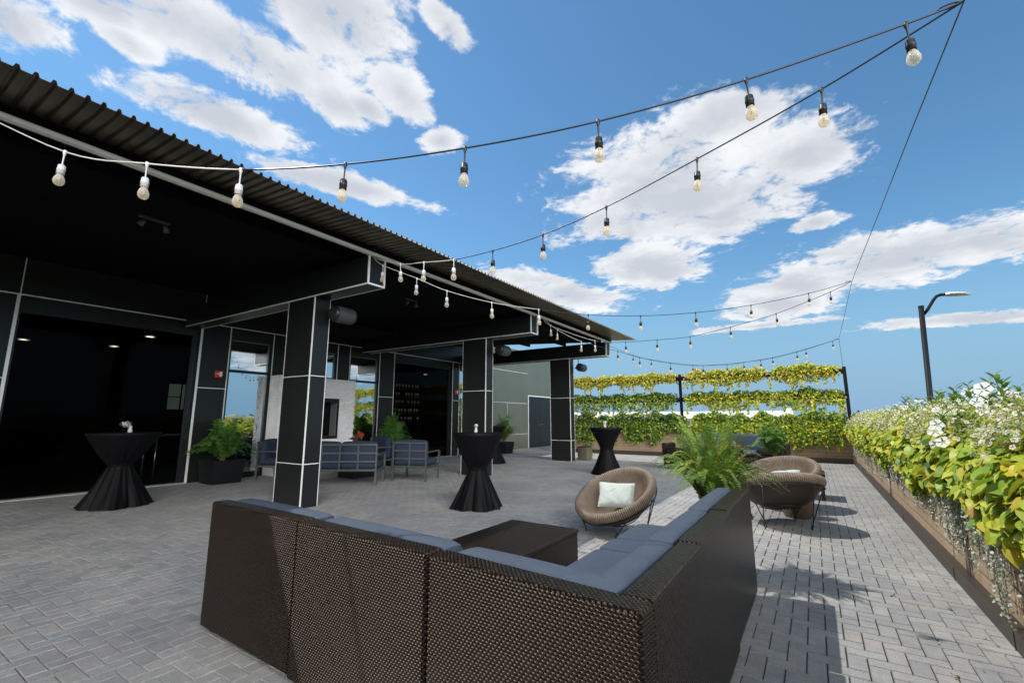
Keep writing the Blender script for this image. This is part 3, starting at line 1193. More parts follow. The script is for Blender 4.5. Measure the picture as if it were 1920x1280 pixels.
def vine_row(x0, x1, z, label, cols, topcols, hang=.28, hmax=.16, y0=16.95, per=950, size=.066, dens=1.0, gapl=-.58, group='vine rows on the trellis'):
    n = int((x1 - x0) * per * dens)
    xx = RNG.uniform(x0, x1, n)
    k1 = np.sin(xx * 2.9 + x0) * .5 + np.sin(xx * 7.3 + z * 5) * .35 + np.sin(xx * 13 + 2) * .15
    k2 = np.sin(xx * 4.1 + z) * .5 + np.sin(xx * 9.7 + x0) * .5
    hg = hang * np.clip(.55 + .55 * k1, .12, 1.25)
    tp = hmax * np.clip(.72 + .25 * k2 + .15 * k1, .3, 1.15)
    u = RNG.uniform(0, 1, n)
    zz = z + .08 + tp * (1 - u / .6) * (u < .6) - (hg + .08) * ((u - .6).clip(0) / .4) ** 1.3 * (u >= .6)
    wdt = np.where(zz > z + .1, .16, .17)
    th = RNG.uniform(-1, 1, n)
    yy = y0 - np.abs(th) ** .6 * np.sign(th + .4) * wdt
    pos = np.stack([xx, yy, zz], 1)
    pos += RNG.normal(0, .018, pos.shape)
    gap = (k1 * .7 + k2 * .5 + RNG.normal(0, .22, n)) > gapl
    nr_ = np.stack([RNG.normal(-.3, .5, n), RNG.normal(-.9, .4, n) * np.sign(y0 + .05 - yy), RNG.normal(.8, .5, n)], 1)
    c = pick(cols, n)
    top = zz > z + .10 + .35 * tp
    ct = pick(topcols, n)
    c = np.where((top & (RNG.uniform(size=n) < .55))[:, None], ct, c)
    up = np.stack([RNG.normal(0, .5, n), RNG.normal(-.5, .4, n), RNG.normal(-.6, .5, n)], 1)
    pos = pos[gap]
    # loose tendrils that hang well below the mass, in little strings of leaves
    tx_, tc_ = [], []
    for k in range(int((x1 - x0) * 5.5)):
        xx0 = random.uniform(x0, x1)
        ln2 = random.uniform(.12, .34) + hang * .4
        yy0 = y0 - random.uniform(.10, .2)
        for j in range(int(ln2 / .022)):
            tx_.append((xx0 + random.gauss(0, .022), yy0 + random.gauss(0, .015), z - .02 - j * .022))
    tx_ = np.array(tx_)
    m2 = len(tx_)
    pos = np.concatenate([pos, tx_])
    nr_ = np.concatenate([nr_[gap], np.stack([RNG.normal(-.2, .5, m2), RNG.normal(-.9, .3, m2), RNG.normal(.6, .4, m2)], 1)])
    c = np.concatenate([c[gap], pick(cols + MIDGREEN[:1], m2)])
    up = np.concatenate([up[gap], np.stack([RNG.normal(0, .4, m2), RNG.normal(-.3, .3, m2), -np.ones(m2)], 1)])
    n = len(pos)
    o = thing('hanging_vine', label, 'vine', (0, 0, 0), 0, group)
    scatter(HEART, pos, nr_, RNG.uniform(.6, 1.3, n) * size, c, 'foliage', 'leaf', o, up)
    # trailing stems and upright sprigs
    q = MB()
    for k in range(int((x1 - x0) * 5)):
        x = random.uniform(x0, x1)
        q.tube([(x, y0 - .12, z + .12), (x + random.uniform(-.03, .03), y0 - .17, z - .02), (x + random.uniform(-.05, .05), y0 - .16, z - hang * random.uniform(.2, .9))], .004, 4)
    q.build('stems', 'stem', o)['kind'] = 'stuff'
    m_ = int((x1 - x0) * 26)
    bx_ = RNG.uniform(x0, x1, m_)
    bx_ = bx_[np.sin(bx_ * 3.1 + z) > -.3]
    P_, N_, U_ = [], [], []
    for x in bx_:
        hh = random.uniform(.05, .19)
        lean = Vector((random.uniform(-.4, .4), random.uniform(-.4, .4), 1)).normalized()
        for j in range(7):
            p_ = Vector((x, y0 + random.uniform(-.08, .08), z + .14)) + lean * (hh * j / 6)
            P_.append(p_)
            a = random.uniform(0, 6.28)
            U_.append((cos(a), sin(a), .6))
            N_.append((-cos(a) * .5, -sin(a) * .5, 1))
    if P_:
        scatter(OVAL, np.array(P_), np.array(N_), RNG.uniform(.05, .09, len(P_)), pick(topcols, len(P_)), 'sprigs', 'leaf', o, np.array(U_))['kind'] = 'stuff'
    return o


vine_row(-3.78, .78, 2.62, 'yellow green vine row on the top trough, right of the middle post', YELLOW + LIME[:2], LIME + YELLOW[:2] + MIDGREEN[:1] + LIME[2:], .22, .32)
vine_row(-8.45, -4.02, 2.62, 'golden vine row on the top trough, left of the middle post', YELLOW + YELLOW[:2] + LIME[:2], YELLOW + LIME, .16, .27)
vine_row(-3.78, .80, 1.88, 'lime vine row on the middle trough, right of the middle post', LIME + YELLOW[:2], DARKGREEN + MIDGREEN, .36, .28)
vine_row(-8.45, -4.0, 1.88, 'green vine row on the middle trough, left of the middle post', LIME + MIDGREEN, DARKGREEN, .48, .30)
vine_row(-3.85, .70, .98, 'lime vines spilling over the far planter wall, right half', LIME + LIME[:3] + MIDGREEN[:2], DARKGREEN + MIDGREEN, .62, .48, 16.72, 2900, .072)
vine_row(-8.5, -3.9, .98, 'dark green vines spilling over the far planter wall, left half', LIME[2:] + MIDGREEN + DARKGREEN, DARKGREEN, .66, .50, 16.72, 2900, .072)

# ------------------------------------------------------------------ right planter foliage
def right_planting():
    # lime potato vine: shell over the front edge, thick near the wall
    n = 25000
    y = RNG.uniform(0, 1, n) ** 1.35 * 14.6 + 1.7
    a = RNG.uniform(0, 1, n)             # 0 = bottom of the drape, 1 = top of the mound
    lump = np.sin(y * 2.3) * .5 + np.sin(y * 5.1 + 1) * .3 + np.sin(y * 11.3) * .2
    lump2 = np.sin(y * 3.7 + 2) * .5 + np.sin(y * 8.3) * .5
    bot = .70 - .13 * lump - .05 * lump2
    bulge = np.sin(np.clip(a, 0, 1) * pi * .62 + .35)
    x = .93 - .27 * bulge * (1 + .18 * lump2) + a ** 2 * .42
    z = bot + a * (1.36 - bot) + .03 * lump2
    depth = RNG.uniform(0, 1, n) ** 2 * .12 + np.clip(-(np.sin(y * 6.1 + a * 7) + np.sin(y * 13.7 - a * 9) * .6) - .75, 0, 1) * .22
    pos = np.stack([x + depth, y, z - depth * .3], 1) + RNG.normal(0, .022, (n, 3))
    nr_ = np.stack([-np.cos(a * 1.3) * .9 + RNG.normal(0, .35, n), RNG.normal(-.15, .42, n), .55 + np.sin(a * 1.4) * .6 + RNG.normal(0, .3, n)], 1)
    up = np.stack([-.6 + RNG.normal(0, .5, n), RNG.normal(-.1, .6, n), -.55 + RNG.normal(0, .35, n)], 1)
    size = .048 + .062 * RNG.uniform(0, 1, n) ** 1.3
    c = pick(LIME + LIME[:3] + YELLOW[:1], n, .18)
    red = RNG.uniform(size=n) < .02
    c[red] = np.array((.42, .20, .05))
    dk = RNG.uniform(size=n) < .10
    c[dk] = pick(MIDGREEN, int(dk.sum()))
    o = scatter(([(a_, b_ * .86, c_) for a_, b_, c_ in HEART[0]], HEART[1]), pos, nr_, size, c, 'potato_vine', 'leaf', None, up)
    tag(o, 'dense lime green vine leaves spilling over the long right planter', 'vine', kind='stuff')
    # fine-leaved flowering bedding on the crown of the mound
    n = 30000
    y = RNG.uniform(0, 1, n) ** 1.3 * 14.6 + 1.8
    x = RNG.uniform(.78, 1.62, n)
    top = 1.37 + .05 * np.sin(y * 4.3 + x * 3) + .05 * np.sin(y * 9.1) - .30 * np.clip((.98 - x) / .25, 0, 1) ** 1.5
    z = top - RNG.uniform(0, 1, n) ** 1.5 * .16
    pos = np.stack([x, y, z], 1) + RNG.normal(0, .015, (n, 3))
    nr_ = RNG.normal(0, .6, (n, 3)) + np.array((-.3, -.2, .8))
    up = RNG.normal(0, .5, (n, 3)) + np.array((-.3, -.2, .7))
    o = scatter(OVAL, pos, nr_, RNG.uniform(.018, .038, n), pick([(.40, .44, .10), (.28, .34, .07), (.50, .50, .17), (.20, .26, .06)], n), 'bedding_foliage', 'leaf', None, up)
    tag(o, 'fine green bedding foliage on top of the long right planter', 'foliage', kind='stuff')
    n = 15000
    y = RNG.uniform(0, 1, n) ** 1.25 * 14.6 + 1.8
    a = RNG.uniform(.56, 1.0, n) ** .8
    fx = .93 - .27 * np.sin(a * pi * .62 + .35) * (1 + .18 * np.sin(y * 3.7 + 2)) + a ** 2 * .42 - .035
    fz = .70 + a * .68
    pos = np.stack([fx, y, fz], 1) + RNG.normal(0, .03, (n, 3))
    cl_ = (np.sin(y * 2.9 + a * 5) + np.sin(y * 7.1 - a * 8) * .7 + (a - .8) * 4.5 + RNG.normal(0, .35, n)) > -.25
    nr_ = RNG.normal(0, .6, (n, 3)) + np.array((-.8, -.2, .5))
    o = scatter(OVAL, pos[cl_], nr_[cl_], RNG.uniform(.018, .04, n)[cl_], pick([(.40, .44, .10), (.28, .34, .07), (.50, .50, .17), (.20, .26, .06)], n)[cl_], 'bedding_foliage', 'leaf', None, (RNG.normal(0, .6, (n, 3)) + np.array((-.6, -.2, .3)))[cl_])
    tag(o, 'fine green bedding foliage on the upper front of the right planter', 'foliage', kind='stuff')
    cl2 = cl_ & (RNG.uniform(size=n) < .22)
    m_ = int(cl2.sum())
    o = scatter(FLOWER, pos[cl2] + np.array((-.012, 0, .006)), RNG.normal(0, .4, (m_, 3)) + np.array((-.85, -.4, .5)), RNG.uniform(.018, .034, m_),
                pick([(.82, .80, .82), (.74, .72, .62), (.80, .79, .70), (.70, .60, .56)], m_, .05), 'small_white_flowers', 'petal_leaf')
    tag(o, 'tiny white blossoms on the upper front of the right planter', 'flowers', kind='stuff')
    n = 3600
    y = RNG.uniform(0, 1, n) ** 1.15 * 14.6 + 1.8
    x = RNG.uniform(.74, 1.6, n)
    top = 1.40 + .05 * np.sin(y * 4.3 + x * 3) + .05 * np.sin(y * 9.1) - .30 * np.clip((.98 - x) / .25, 0, 1) ** 1.5
    keep = (np.sin(y * 3.3 + x * 5) + np.sin(y * 7.9 - x * 3) * .7 + RNG.normal(0, .6, n)) > -.5
    pos = np.stack([x, y, top + RNG.uniform(-.03, .02, n)], 1)[keep]
    m_ = len(pos)
    nr_ = RNG.normal(0, .45, (m_, 3)) + np.array((-.5, -.4, .7))
    cols = pick([(.82, .80, .82), (.72, .70, .60), (.80, .79, .70), (.68, .60, .56)], m_, .05)
    o = scatter(FLOWER, pos, nr_, RNG.uniform(.018, .032, m_), cols, 'small_white_flowers', 'petal_leaf')
    tag(o, 'countless tiny white blossoms covering the right planter', 'flowers', kind='stuff')
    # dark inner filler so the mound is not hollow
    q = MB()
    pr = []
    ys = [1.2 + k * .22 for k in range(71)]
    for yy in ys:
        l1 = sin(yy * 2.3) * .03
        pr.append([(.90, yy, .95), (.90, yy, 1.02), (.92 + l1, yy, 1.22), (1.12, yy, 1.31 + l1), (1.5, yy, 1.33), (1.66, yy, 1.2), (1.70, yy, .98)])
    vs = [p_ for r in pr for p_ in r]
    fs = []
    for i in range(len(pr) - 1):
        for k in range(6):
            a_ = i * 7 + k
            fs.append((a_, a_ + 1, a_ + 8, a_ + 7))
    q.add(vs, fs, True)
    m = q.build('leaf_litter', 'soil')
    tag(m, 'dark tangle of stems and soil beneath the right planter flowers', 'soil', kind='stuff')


right_planting()

# upright flowering mandevilla shoots
SHOOTS = [(1.02, 4.15, .15, 'tallest leafy shoot with white trumpet flowers at the near end of the right planter'),
          (1.10, 3.55, .06, 'leafy shoot with large white flowers nearest the camera on the right planter'),
          (1.06, 4.75, .12, 'low shoot with a white bloom below the lamp post side of the near flowers'),
          (.84, 4.55, -.12, 'white trumpet flower pair low on the front face of the lime vine'),
          (1.10, 5.9, .20, 'broad leafy green shoot just right of the street lamp pole'),
          (1.12, 6.6, .15, 'green leafy shoot just left of the street lamp pole'),
          (1.05, 7.4, .17, 'narrow green shoot standing left of the lamp pole'),
          (1.05, 8.6, .08, 'short dark green shoot farther along the right planter'),
          (.98, 5.3, .02, 'leafy shoot with white blossom half sunk in the bedding')]
for i, (x, y, dz, lab) in enumerate(SHOOTS):
    o = thing('flowering_shoot', lab, 'plant', (x, y, 1.33), 0, 'upright shoots in the right planter')
    P_, N_, U_ = [], [], []
    st = MB()
    for s2 in range(4):
        hh = (.13 + max(dz, -.02) * .75) * random.uniform(.55, 1.0)
        if dz < 0:
            hh = .12
        lean = Vector((random.uniform(-.28, .28), random.uniform(-.28, .28), 1)).normalized()
        b0 = Vector((random.uniform(-.07, .07), random.uniform(-.07, .07), min(dz, 0) * 1.2))
        st.tube([b0 - Vector((0, 0, .06)), b0 + lean * hh], .003, 5)
        for j in range(14):
            p_ = b0 + lean * (hh * j / 13)
            a = j * 2.4 + random.uniform(-.4, .4)
            P_.append(p_)
            U_.append((cos(a), sin(a), .75))
            N_.append((-cos(a) * .7, -sin(a) * .7, .8))
    st.build('stem', 'stem', o)
    n = len(P_)
    scatter(OVAL, np.array(P_), np.array(N_), RNG.uniform(.045, .085, n) * (1 if i < 6 else .9), pick([(.09, .19, .03), (.13, .25, .04), (.17, .30, .05)], n), 'foliage', 'leaf', o, np.array(U_))
    nf = (9, 8, 4, 4, 2, 1, 1, 1, 2)[i]
    for k in range(nf):
        p_ = np.array([[random.uniform(-.14, .08), random.uniform(-.16, .16), random.uniform(.0, .08 + max(dz, 0) * .6) if dz >= 0 else random.uniform(-.24, -.04)]])
        if dz < 0:
            p_[0][0] = -.10
        nn = np.array([[-.55 + random.uniform(-.3, .3), -.75 + random.uniform(-.3, .3), .35 + random.uniform(-.2, .4)]])
        scatter(FLOWER, p_, nn, [random.uniform(.075, .105) if i < 4 else random.uniform(.05, .08)], np.array([[.85, .85, .87]]), 'flower', 'petal_leaf', o)

# silver trailing plants hanging down the block wall
TR = [(2.9, .72, .30), (3.45, .66, .34), (3.95, .72, .26), (4.45, .55, .30), (5.0, .62, .28), (5.55, .50, .30), (6.3, .55, .32), (7.1, .45, .34), (8.1, .52, .38),
      (9.3, .55, .4), (10.6, .62, .45), (12.2, .70, .5), (13.8, .70, .5), (15.4, .66, .5)]
LABS = ['nearest', 'second', 'third', 'fourth', 'fifth', 'sixth', 'seventh', 'eighth', 'ninth', 'tenth', 'eleventh', 'twelfth', 'thirteenth', 'farthest']
for i, (y, ln_, wd) in enumerate(TR):
    o = thing('trailing_plant', 'silvery trailing plant on the right planter wall, %s from the camera' % LABS[i] if i != 13 and i != 0 else 'silvery trailing plant on the right planter wall, %s camera' % ('nearest to the' if i == 0 else 'farthest from the'),
              'trailing plant', (.86, y, .88), 0, 'silver trailing plants on the right planter')
    P_ = []
    st = MB()
    for s2 in range(26 if i < 9 else 34):
        l2 = ln_ * random.uniform(.45, 1.08)
        yy = random.gauss(0, wd * .17)
        x0 = random.uniform(-.05, .02)
        ph = random.uniform(0, 6)
        prev = []
        for j in range(int(l2 / .013)):
            d = j * .013
            P_.append((x0 + .012 * sin(d * 9 + ph) - .03 * d, yy + .02 * sin(d * 7 + ph), -d))
            if j % 8 == 0:
                prev.append(P_[-1])
        if len(prev) > 1:
            st.tube(prev, .0016, 3)
    P_ = np.array(P_)
    n = len(P_)
    P_ = P_ + RNG.normal(0, .007, P_.shape)
    nr_ = RNG.normal(0, .6, (n, 3)) + np.array((-.9, -.2, .4))
    scatter(ROUND, P_, nr_, RNG.uniform(.013, .022, n), pick([(.44, .50, .42), (.52, .58, .50), (.34, .40, .32), (.60, .64, .57)], n), 'foliage', 'leaf', o)
    st.build('stems', 'stem', o)


# ------------------------------------------------------------------ ferns and pots
def fern(parent, z0, nfr, rad, hgt, cols, pin=.055, droop=.8, name='fronds', seed=1, npin=26, w=.16, elmin=.15):
    rr = random.Random(seed)
    P_, N_, U_, S_ = [], [], [], []
    rb = MB()
    for k in range(nfr):
        a = rr.uniform(0, 2 * pi)
        el = rr.uniform(elmin, 1.0)
        L = hgt * rr.uniform(.7, 1.12)
        out = rad * (1.05 - .75 * el) * rr.uniform(.8, 1.15)
        pts = []
        for j in range(13):
            t_ = j / 12
            r = out * t_ ** 1.15
            z = L * (sin(t_ * pi * .5 * (1 + .25 * (1 - el))) - droop * (1 - el) * t_ ** 2.5 * .9) * (.45 + .55 * el)
            pts.append(Vector((r * cos(a) + .03 * cos(a * 3), r * sin(a) + .03 * sin(a * 5), z0 + z)))
        rb.tube(pts, [.003 - .0002 * j for j in range(13)], 4, False)
        for j in range(npin):
            t_ = .12 + .88 * j / npin
            f_ = t_ * 12
            i0 = min(int(f_), 11)
            p_ = pts[i0].lerp(pts[i0 + 1], f_ - i0)
            tg = (pts[i0 + 1] - pts[i0]).normalized()
            side = tg.cross(Vector((-sin(a) * .2, cos(a) * .2, 1))).normalized()
            if side.length < .1:
                side = Vector((1, 0, 0))
            nrm = side.cross(tg).normalized()
            sz = pin * (1 - .75 * abs(t_ - .4) ** 1.2 / .6 ** 1.2) * rr.uniform(.8, 1.15)
            for s2 in (-1, 1):
                d = (side * s2 + tg * .35 + Vector((0, 0, rr.uniform(-.25, .1)))).normalized()
                P_.append(p_)
                U_.append(d)
                N_.append(nrm + Vector((rr.uniform(-.3, .3), rr.uniform(-.3, .3), rr.uniform(-.3, .3))))
                S_.append(max(sz, .01))
    n = len(P_)
    tm = ([(0, 0, 0), (-w, .25, .03), (-w * .8, .7, .0), (0, 1, -.05), (w * .8, .7, 0), (w, .25, .03)], [(0, 5, 4, 3, 2, 1)])
    cl_ = np.repeat(pick(cols, nfr, .25), npin * 2, axis=0) * (1 + RNG.uniform(-.12, .12, (n, 1)))
    scatter(tm, np.array(P_), np.array(N_), np.array(S_), cl_, name, 'leaf', parent, np.array(U_))
    rb.build('stalks', 'stem', parent)


def square_pot(name, label, loc, w0, w1, h, group='potted plants on the terrace'):
    o = thing(name, label, 'potted plant', loc, 0, group)
    q = MB()
    vs = [(-w0, -w0, 0), (w0, -w0, 0), (w0, w0, 0), (-w0, w0, 0), (-w1, -w1, h), (w1, -w1, h), (w1, w1, h), (-w1, w1, h),
          (-w1 + .03, -w1 + .03, h), (w1 - .03, -w1 + .03, h), (w1 - .03, w1 - .03, h), (-w1 + .03, w1 - .03, h),
          (-w1 + .03, -w1 + .03, h - .05), (w1 - .03, -w1 + .03, h - .05), (w1 - .03, w1 - .03, h - .05), (-w1 + .03, w1 - .03, h - .05)]
    fs = [(3, 2, 1, 0)] + [(k, (k + 1) % 4, 4 + (k + 1) % 4, 4 + k) for k in range(4)] + \
         [(4 + k, 4 + (k + 1) % 4, 8 + (k + 1) % 4, 8 + k) for k in range(4)] + [(8 + k, 8 + (k + 1) % 4, 12 + (k + 1) % 4, 12 + k) for k in range(4)] + [(12, 13, 14, 15)]
    q.add(vs, fs)
    q.build('pot', 'pot_black', o)
    return o


p1 = square_pot('potted_fern', 'feathery yellow green fern in a black pot behind the wicker sectional', (-.80, 4.42, 0), .20, .24, .46)
fern(p1, .42, 130, .70, .88, FERN_LIT[:1] + FERN_LIT[2:3] + MIDGREEN[:3] + FERN_LIT[2:], .048, .65, seed=3, npin=44, elmin=.26)
fern(p1, .42, 26, .30, .88, FERN_LIT, .042, .4, seed=13, npin=44)
p2 = square_pot('potted_fern', 'green leafy plant in a square black planter right of the first doorway', (-10.28, 4.86, 0), .27, .32, .46)
fern(p2, .44, 100, .72, .80, FERN_SH, .13, .9, seed=5, npin=16, w=.24)
p3 = square_pot('potted_fern', 'green plant in a black planter behind the grey armchair by the second doorway', (-10.15, 9.35, 0), .27, .32, .50)
fern(p3, .48, 90, .72, .90, FERN_SH, .11, .9, seed=8, npin=18, w=.22)
p4 = square_pot('potted_fern', 'spiky bright green plant in a planter by the far metal wall', (-10.0, 14.75, 0), .25, .30, .42)
fern(p4, .40, 100, .75, 1.05, [(.13, .26, .04), (.20, .34, .05), (.09, .2, .035)], .10, .9, seed=9, npin=18, w=.10)
p5 = square_pot('potted_fern', 'bushy green plant in a dark pot beside the far blue sofa', (-.85, 12.5, 0), .30, .34, .44)
fern(p5, .42, 90, .55, .80, [(.07, .19, .035), (.11, .26, .045), (.15, .30, .05)], .10, .6, seed=10, npin=18, w=.18)


# ------------------------------------------------------------------ cocktail tables
def cocktail(label, loc, rtop, waist, rbase, zw, folds, seed, tight=False, h=1.07):
    o = thing('cocktail_table', label, 'table', loc, random.uniform(0, 6), 'cloth covered cocktail tables')
    q = MB()
    q.lathe([(.001, h - .022), (rtop - .01, h - .022), (rtop, h - .012), (rtop - .01, h - .003), (.001, h - .003)], 40)
    q.build('tabletop', 'black_metal', o)
    q = MB()
    q.lathe([(.03, .02), (.03, h - .03)], 12)
    q.lathe([(.001, .001), (.24, .001), (.24, .02), (.03, .03)], 24)
    q.build('pedestal', 'black_metal', o)
    prof = []
    N = 26
    for j in range(N + 1):
        t_ = j / N
        z = h + .003 - t_ * (h - .004)
        if z > zw:
            k = (z - zw) / (h - zw)
            r = waist + (rtop + .006 - waist) * (k ** (1.35 if tight else .8))
        else:
            k = (zw - z) / zw
            r = waist + (rbase - waist) * (k ** (1.25 if tight else 1.05))
        prof.append((r, z))
    prof = [(.001, h + .004), (rtop * .7, h + .004), (rtop - .004, h + .004)] + prof
    rr = random.Random(seed)
    ph = [rr.uniform(0, 6) for _ in range(4)]

    def fn(a, z, j):
        if z >= h - .004:
            return 1
        k = abs(z - zw) / (h - zw if z > zw else zw)
        amp = folds * (.35 + .65 * k) if z < zw else folds * .5 * (1 - k)
        return 1 + amp * (sin(a * 9 + ph[0] + z * 1.2 + sin(a * 2) * 1.4) * .45 + sin(a * 16 + ph[1] - z * 3 + sin(a * 3) * 1.1) * .28 + sin(a * 4 + ph[2]) * .35 + sin(a * 29 + ph[3] + z * 5) * .09)
    q.lathe(prof, 160, fn=fn)
    c = q.build('table_cover', 'black_cloth', o)
    if not tight:
        s2 = MB()
        s2.tube([((waist + .012) * cos(k * pi / 10), (waist + .012) * sin(k * pi / 10), zw + .004 * sin(k)) for k in range(21)], .014, 8, False)
        s2.build('tie_band', 'black_cloth', o)
    return o


cocktail('black draped cocktail table standing in front of the first glass doorway', (-8.85, 2.74, 0), .45, .14, .41, .60, .17, 1)
cocktail('black draped cocktail table in the middle of the terrace beyond the coffee table', (-4.28, 5.62, 0), .385, .12, .37, .56, .16, 2)
cocktail('black stretch covered hourglass table in front of the far trellis', (-4.22, 10.6, 0), .40, .15, .385, .56, .012, 3, True)
cocktail('black covered cocktail table half hidden behind the middle canopy column', (-8.05, 11.3, 0), .40, .15, .40, .56, .03, 4, True)


def vase(label, loc, sc=1.0, nfl=40, spread=.1, lean=(0, 0)):
    o = thing('flower_vase', label, 'vase', loc, 0, 'small flower vases on the cocktail tables')
    q = MB()
    q.lathe([(.001, .002), (.030 * sc, .002), (.034 * sc, .03), (.022 * sc, .075 * sc), (.027 * sc, .11 * sc), (.024 * sc, .11 * sc)], 18)
    q.build('vase_glass', 'drink_glass', o)
    n = nfl
    d = RNG.normal(0, 1, (n, 3))
    d /= np.linalg.norm(d, axis=1, keepdims=True)
    pos = d * spread * sc * RNG.uniform(.4, 1, (n, 1)) * np.array((1, 1, .6)) + np.array((lean[0], lean[1], .145 * sc))
    scatter(FLOWER, pos, d + np.array((0, 0, .4)), RNG.uniform(.018, .032, n), pick([(.82, .82, .8)], n, .05), 'blossoms', 'petal_leaf', o)
    s2 = MB()
    for k in range(6):
        p_ = pos[k * (n // 6)]
        s2.tube([(0, 0, .03), tuple(p_)], .0015, 4)
    s2.build('stems', 'stem', o)['kind'] = 'stuff'


vase('glass vase of tiny white blossoms on the left cocktail table', (-8.72, 2.76, 1.075), .9, 60, .085, (-.09, -.03))
vase('small white flower vase on the middle cocktail table', (-4.30, 5.60, 1.075), .75, 46, .04)
vase('small flower vase on the hourglass table by the trellis', (-4.22, 10.55, 1.075), .9, 40, .06)
vase('small flower vase on the table behind the middle column', (-8.1, 11.25, 1.075), .75, 40, .04)


# ------------------------------------------------------------------ wicker sectional sofa
def cushion(q, x0, x1, y0, y1, z0, z1, M=None, r=.03, puff=.012):
    """soft box: rounded edges and a slight crown, gridded"""
    nx = max(6, int((x1 - x0) / .05))
    ny = max(6, int((y1 - y0) / .05))
    nz = max(4, int((z1 - z0) / .03))
    cx, cy, cz = (x0 + x1) / 2, (y0 + y1) / 2, (z0 + z1) / 2
    hx, hy, hz = (x1 - x0) / 2, (y1 - y0) / 2, (z1 - z0) / 2
    faces = []

    def pt(a, b_, c):
        p = Vector((a * hx, b_ * hy, c * hz))
        inner = Vector((max(-hx + r, min(hx - r, p.x)), max(-hy + r, min(hy - r, p.y)), max(-hz + r, min(hz - r, p.z))))
        d = p - inner
        if d.length > 1e-9:
            p = inner + d.normalized() * r
        k = (1 - a * a) * (1 - b_ * b_) * (1 - c * c)
        sh = [(1 - b_ * b_) * (1 - c * c), (1 - a * a) * (1 - c * c), (1 - a * a) * (1 - b_ * b_)]
        p.x += puff * sh[0] * (1 if a > .99 else -1 if a < -.99 else 0)
        p.y += puff * sh[1] * (1 if b_ > .99 else -1 if b_ < -.99 else 0)
        p.z += puff * sh[2] * (1 if c > .99 else -1 if c < -.99 else 0)
        p += Vector((cx, cy, cz))
        return M @ p if M is not None else p

    def grid(n1, n2, fn, flip):
        def cs(i, n):
            t = i / n * 2 - 1
            return t
        vs = [fn(cs(i, n1), cs(j, n2)) for i in range(n1 + 1) for j in range(n2 + 1)]
        fs = []
        for i in range(n1):
            for j in range(n2):
                a = i * (n2 + 1) + j
                f_ = (a, a + n2 + 1, a + n2 + 2, a + 1)
                fs.append(f_[::-1] if flip else f_)
        q.add(vs, fs, True)
    grid(nx, ny, lambda a, b_: pt(a, b_, 1), False)
    grid(nx, ny, lambda a, b_: pt(a, b_, -1), True)
    grid(nx, nz, lambda a, c: pt(a, -1, c), False)
    grid(nx, nz, lambda a, c: pt(a, 1, c), True)
    grid(ny, nz, lambda b_, c: pt(1, b_, c), False)
    grid(ny, nz, lambda b_, c: pt(-1, b_, c), True)
    return q


def piping(x0, x1, y0, y1, z, M=None, r=.004):
    q = MB()
    pts = [(x0 + .02, y0 - .001, z), (x1 - .02, y0 - .001, z), (x1 + .001, y0 + .02, z), (x1 + .001, y1 - .02, z), (x1 - .02, y1 + .001, z), (x0 + .02, y1 + .001, z), (x0 - .001, y1 - .02, z), (x0 - .001, y0 + .02, z), (x0 + .02, y0 - .001, z)]
    if M is not None:
        pts = [M @ Vector(p) for p in pts]
    return q.tube(pts, .0055, 6, False)


SF = thing('sectional_sofa', 'large dark brown wicker corner sofa with blue cushions in the foreground', 'sofa')
HS = .76
mods = [((-3.28, 1.515), (-2.295, 1.485)), ((-2.275, 1.47), (-1.325, 1.415)), ((-1.305, 1.405), (-.445, 1.32))]
for i, (a, b_) in enumerate(mods):
    a = Vector((*a, 0))
    b2 = Vector((*b_, 0))
    ln_ = (b2 - a).length
    ang = math.atan2(b2.y - a.y, b2.x - a.x)
    M = Matrix.Translation(a) @ Matrix.Rotation(ang, 4, 'Z')
    L2 = ln_ if i < 2 else ln_ - .112
    q = MB()
    q.box(0, ln_, 0, .105, .03, HS, .010, M)
    q.build('back_panel', 'dark_weave', SF)
    q = MB()
    q.box(.02, L2, .108, .80, .03, .295, .008, M)
    q.build('seat_base', 'dark_weave', SF)
    q = MB()
    cushion(q, .012, L2 - .012, .112, .245, .40, HS - .004, M, .035, .008)
    c = q.build('back_cushion', 'blue_cushion', SF)
    piping(.012, L2 - .012, .112, .245, HS - .045, M).build('piping', 'navy_cloth', c)
    q = MB()
    cushion(q, .012, L2 - .012, .15, .81, .298, .415, M, .03, .012)
    q.build('seat_cushion', 'blue_cushion', SF)
for i, (ya, yb) in enumerate(((1.325, 2.145), (2.155, 2.98), (2.99, 4.02))):
    x1 = -.44 - .012 * i
    x0 = x1 - .105
    q = MB()
    q.box(x0, x1, ya + (.005 if i else .10), yb, .03, HS, .010)
    q.build('back_panel', 'dark_weave', SF)
    q = MB()
    q.box(x1 - .86, x0 - .004, max(ya + .01, 2.20 if i == 0 else 0) if i else 1.56, yb - .01, .03, .295, .008)
    q.build('seat_base', 'dark_weave', SF)
    q = MB()
    cushion(q, x0 - .135, x0 - .003, (ya + .15 if i == 0 else ya + .005), yb - .008, .40, HS - .004, None, .035, .008)
    c = q.build('back_cushion', 'blue_cushion', SF)
    piping(x0 - .135, x0 - .003, (ya + .15 if i == 0 else ya + .005), yb - .008, HS - .045).build('piping', 'navy_cloth', c)
for (ya, yb) in ((2.25, 3.10), (3.11, 3.43), (3.44, 4.0)):
    q = MB()
    cushion(q, -1.33, -.70, ya, yb, .298, .42, None, .03, .012)
    q.build('seat_cushion', 'blue_cushion', SF)
for k, (x, yy) in enumerate(((-3.2, 1.58), (-.52, 1.42), (-.52, 3.95), (-1.25, 3.95), (-3.2, 2.25))):
    q = MB()
    q.box(x - .03, x + .03, yy - .03, yy + .03, 0, .03)
    q.build('foot', 'black_metal', SF)

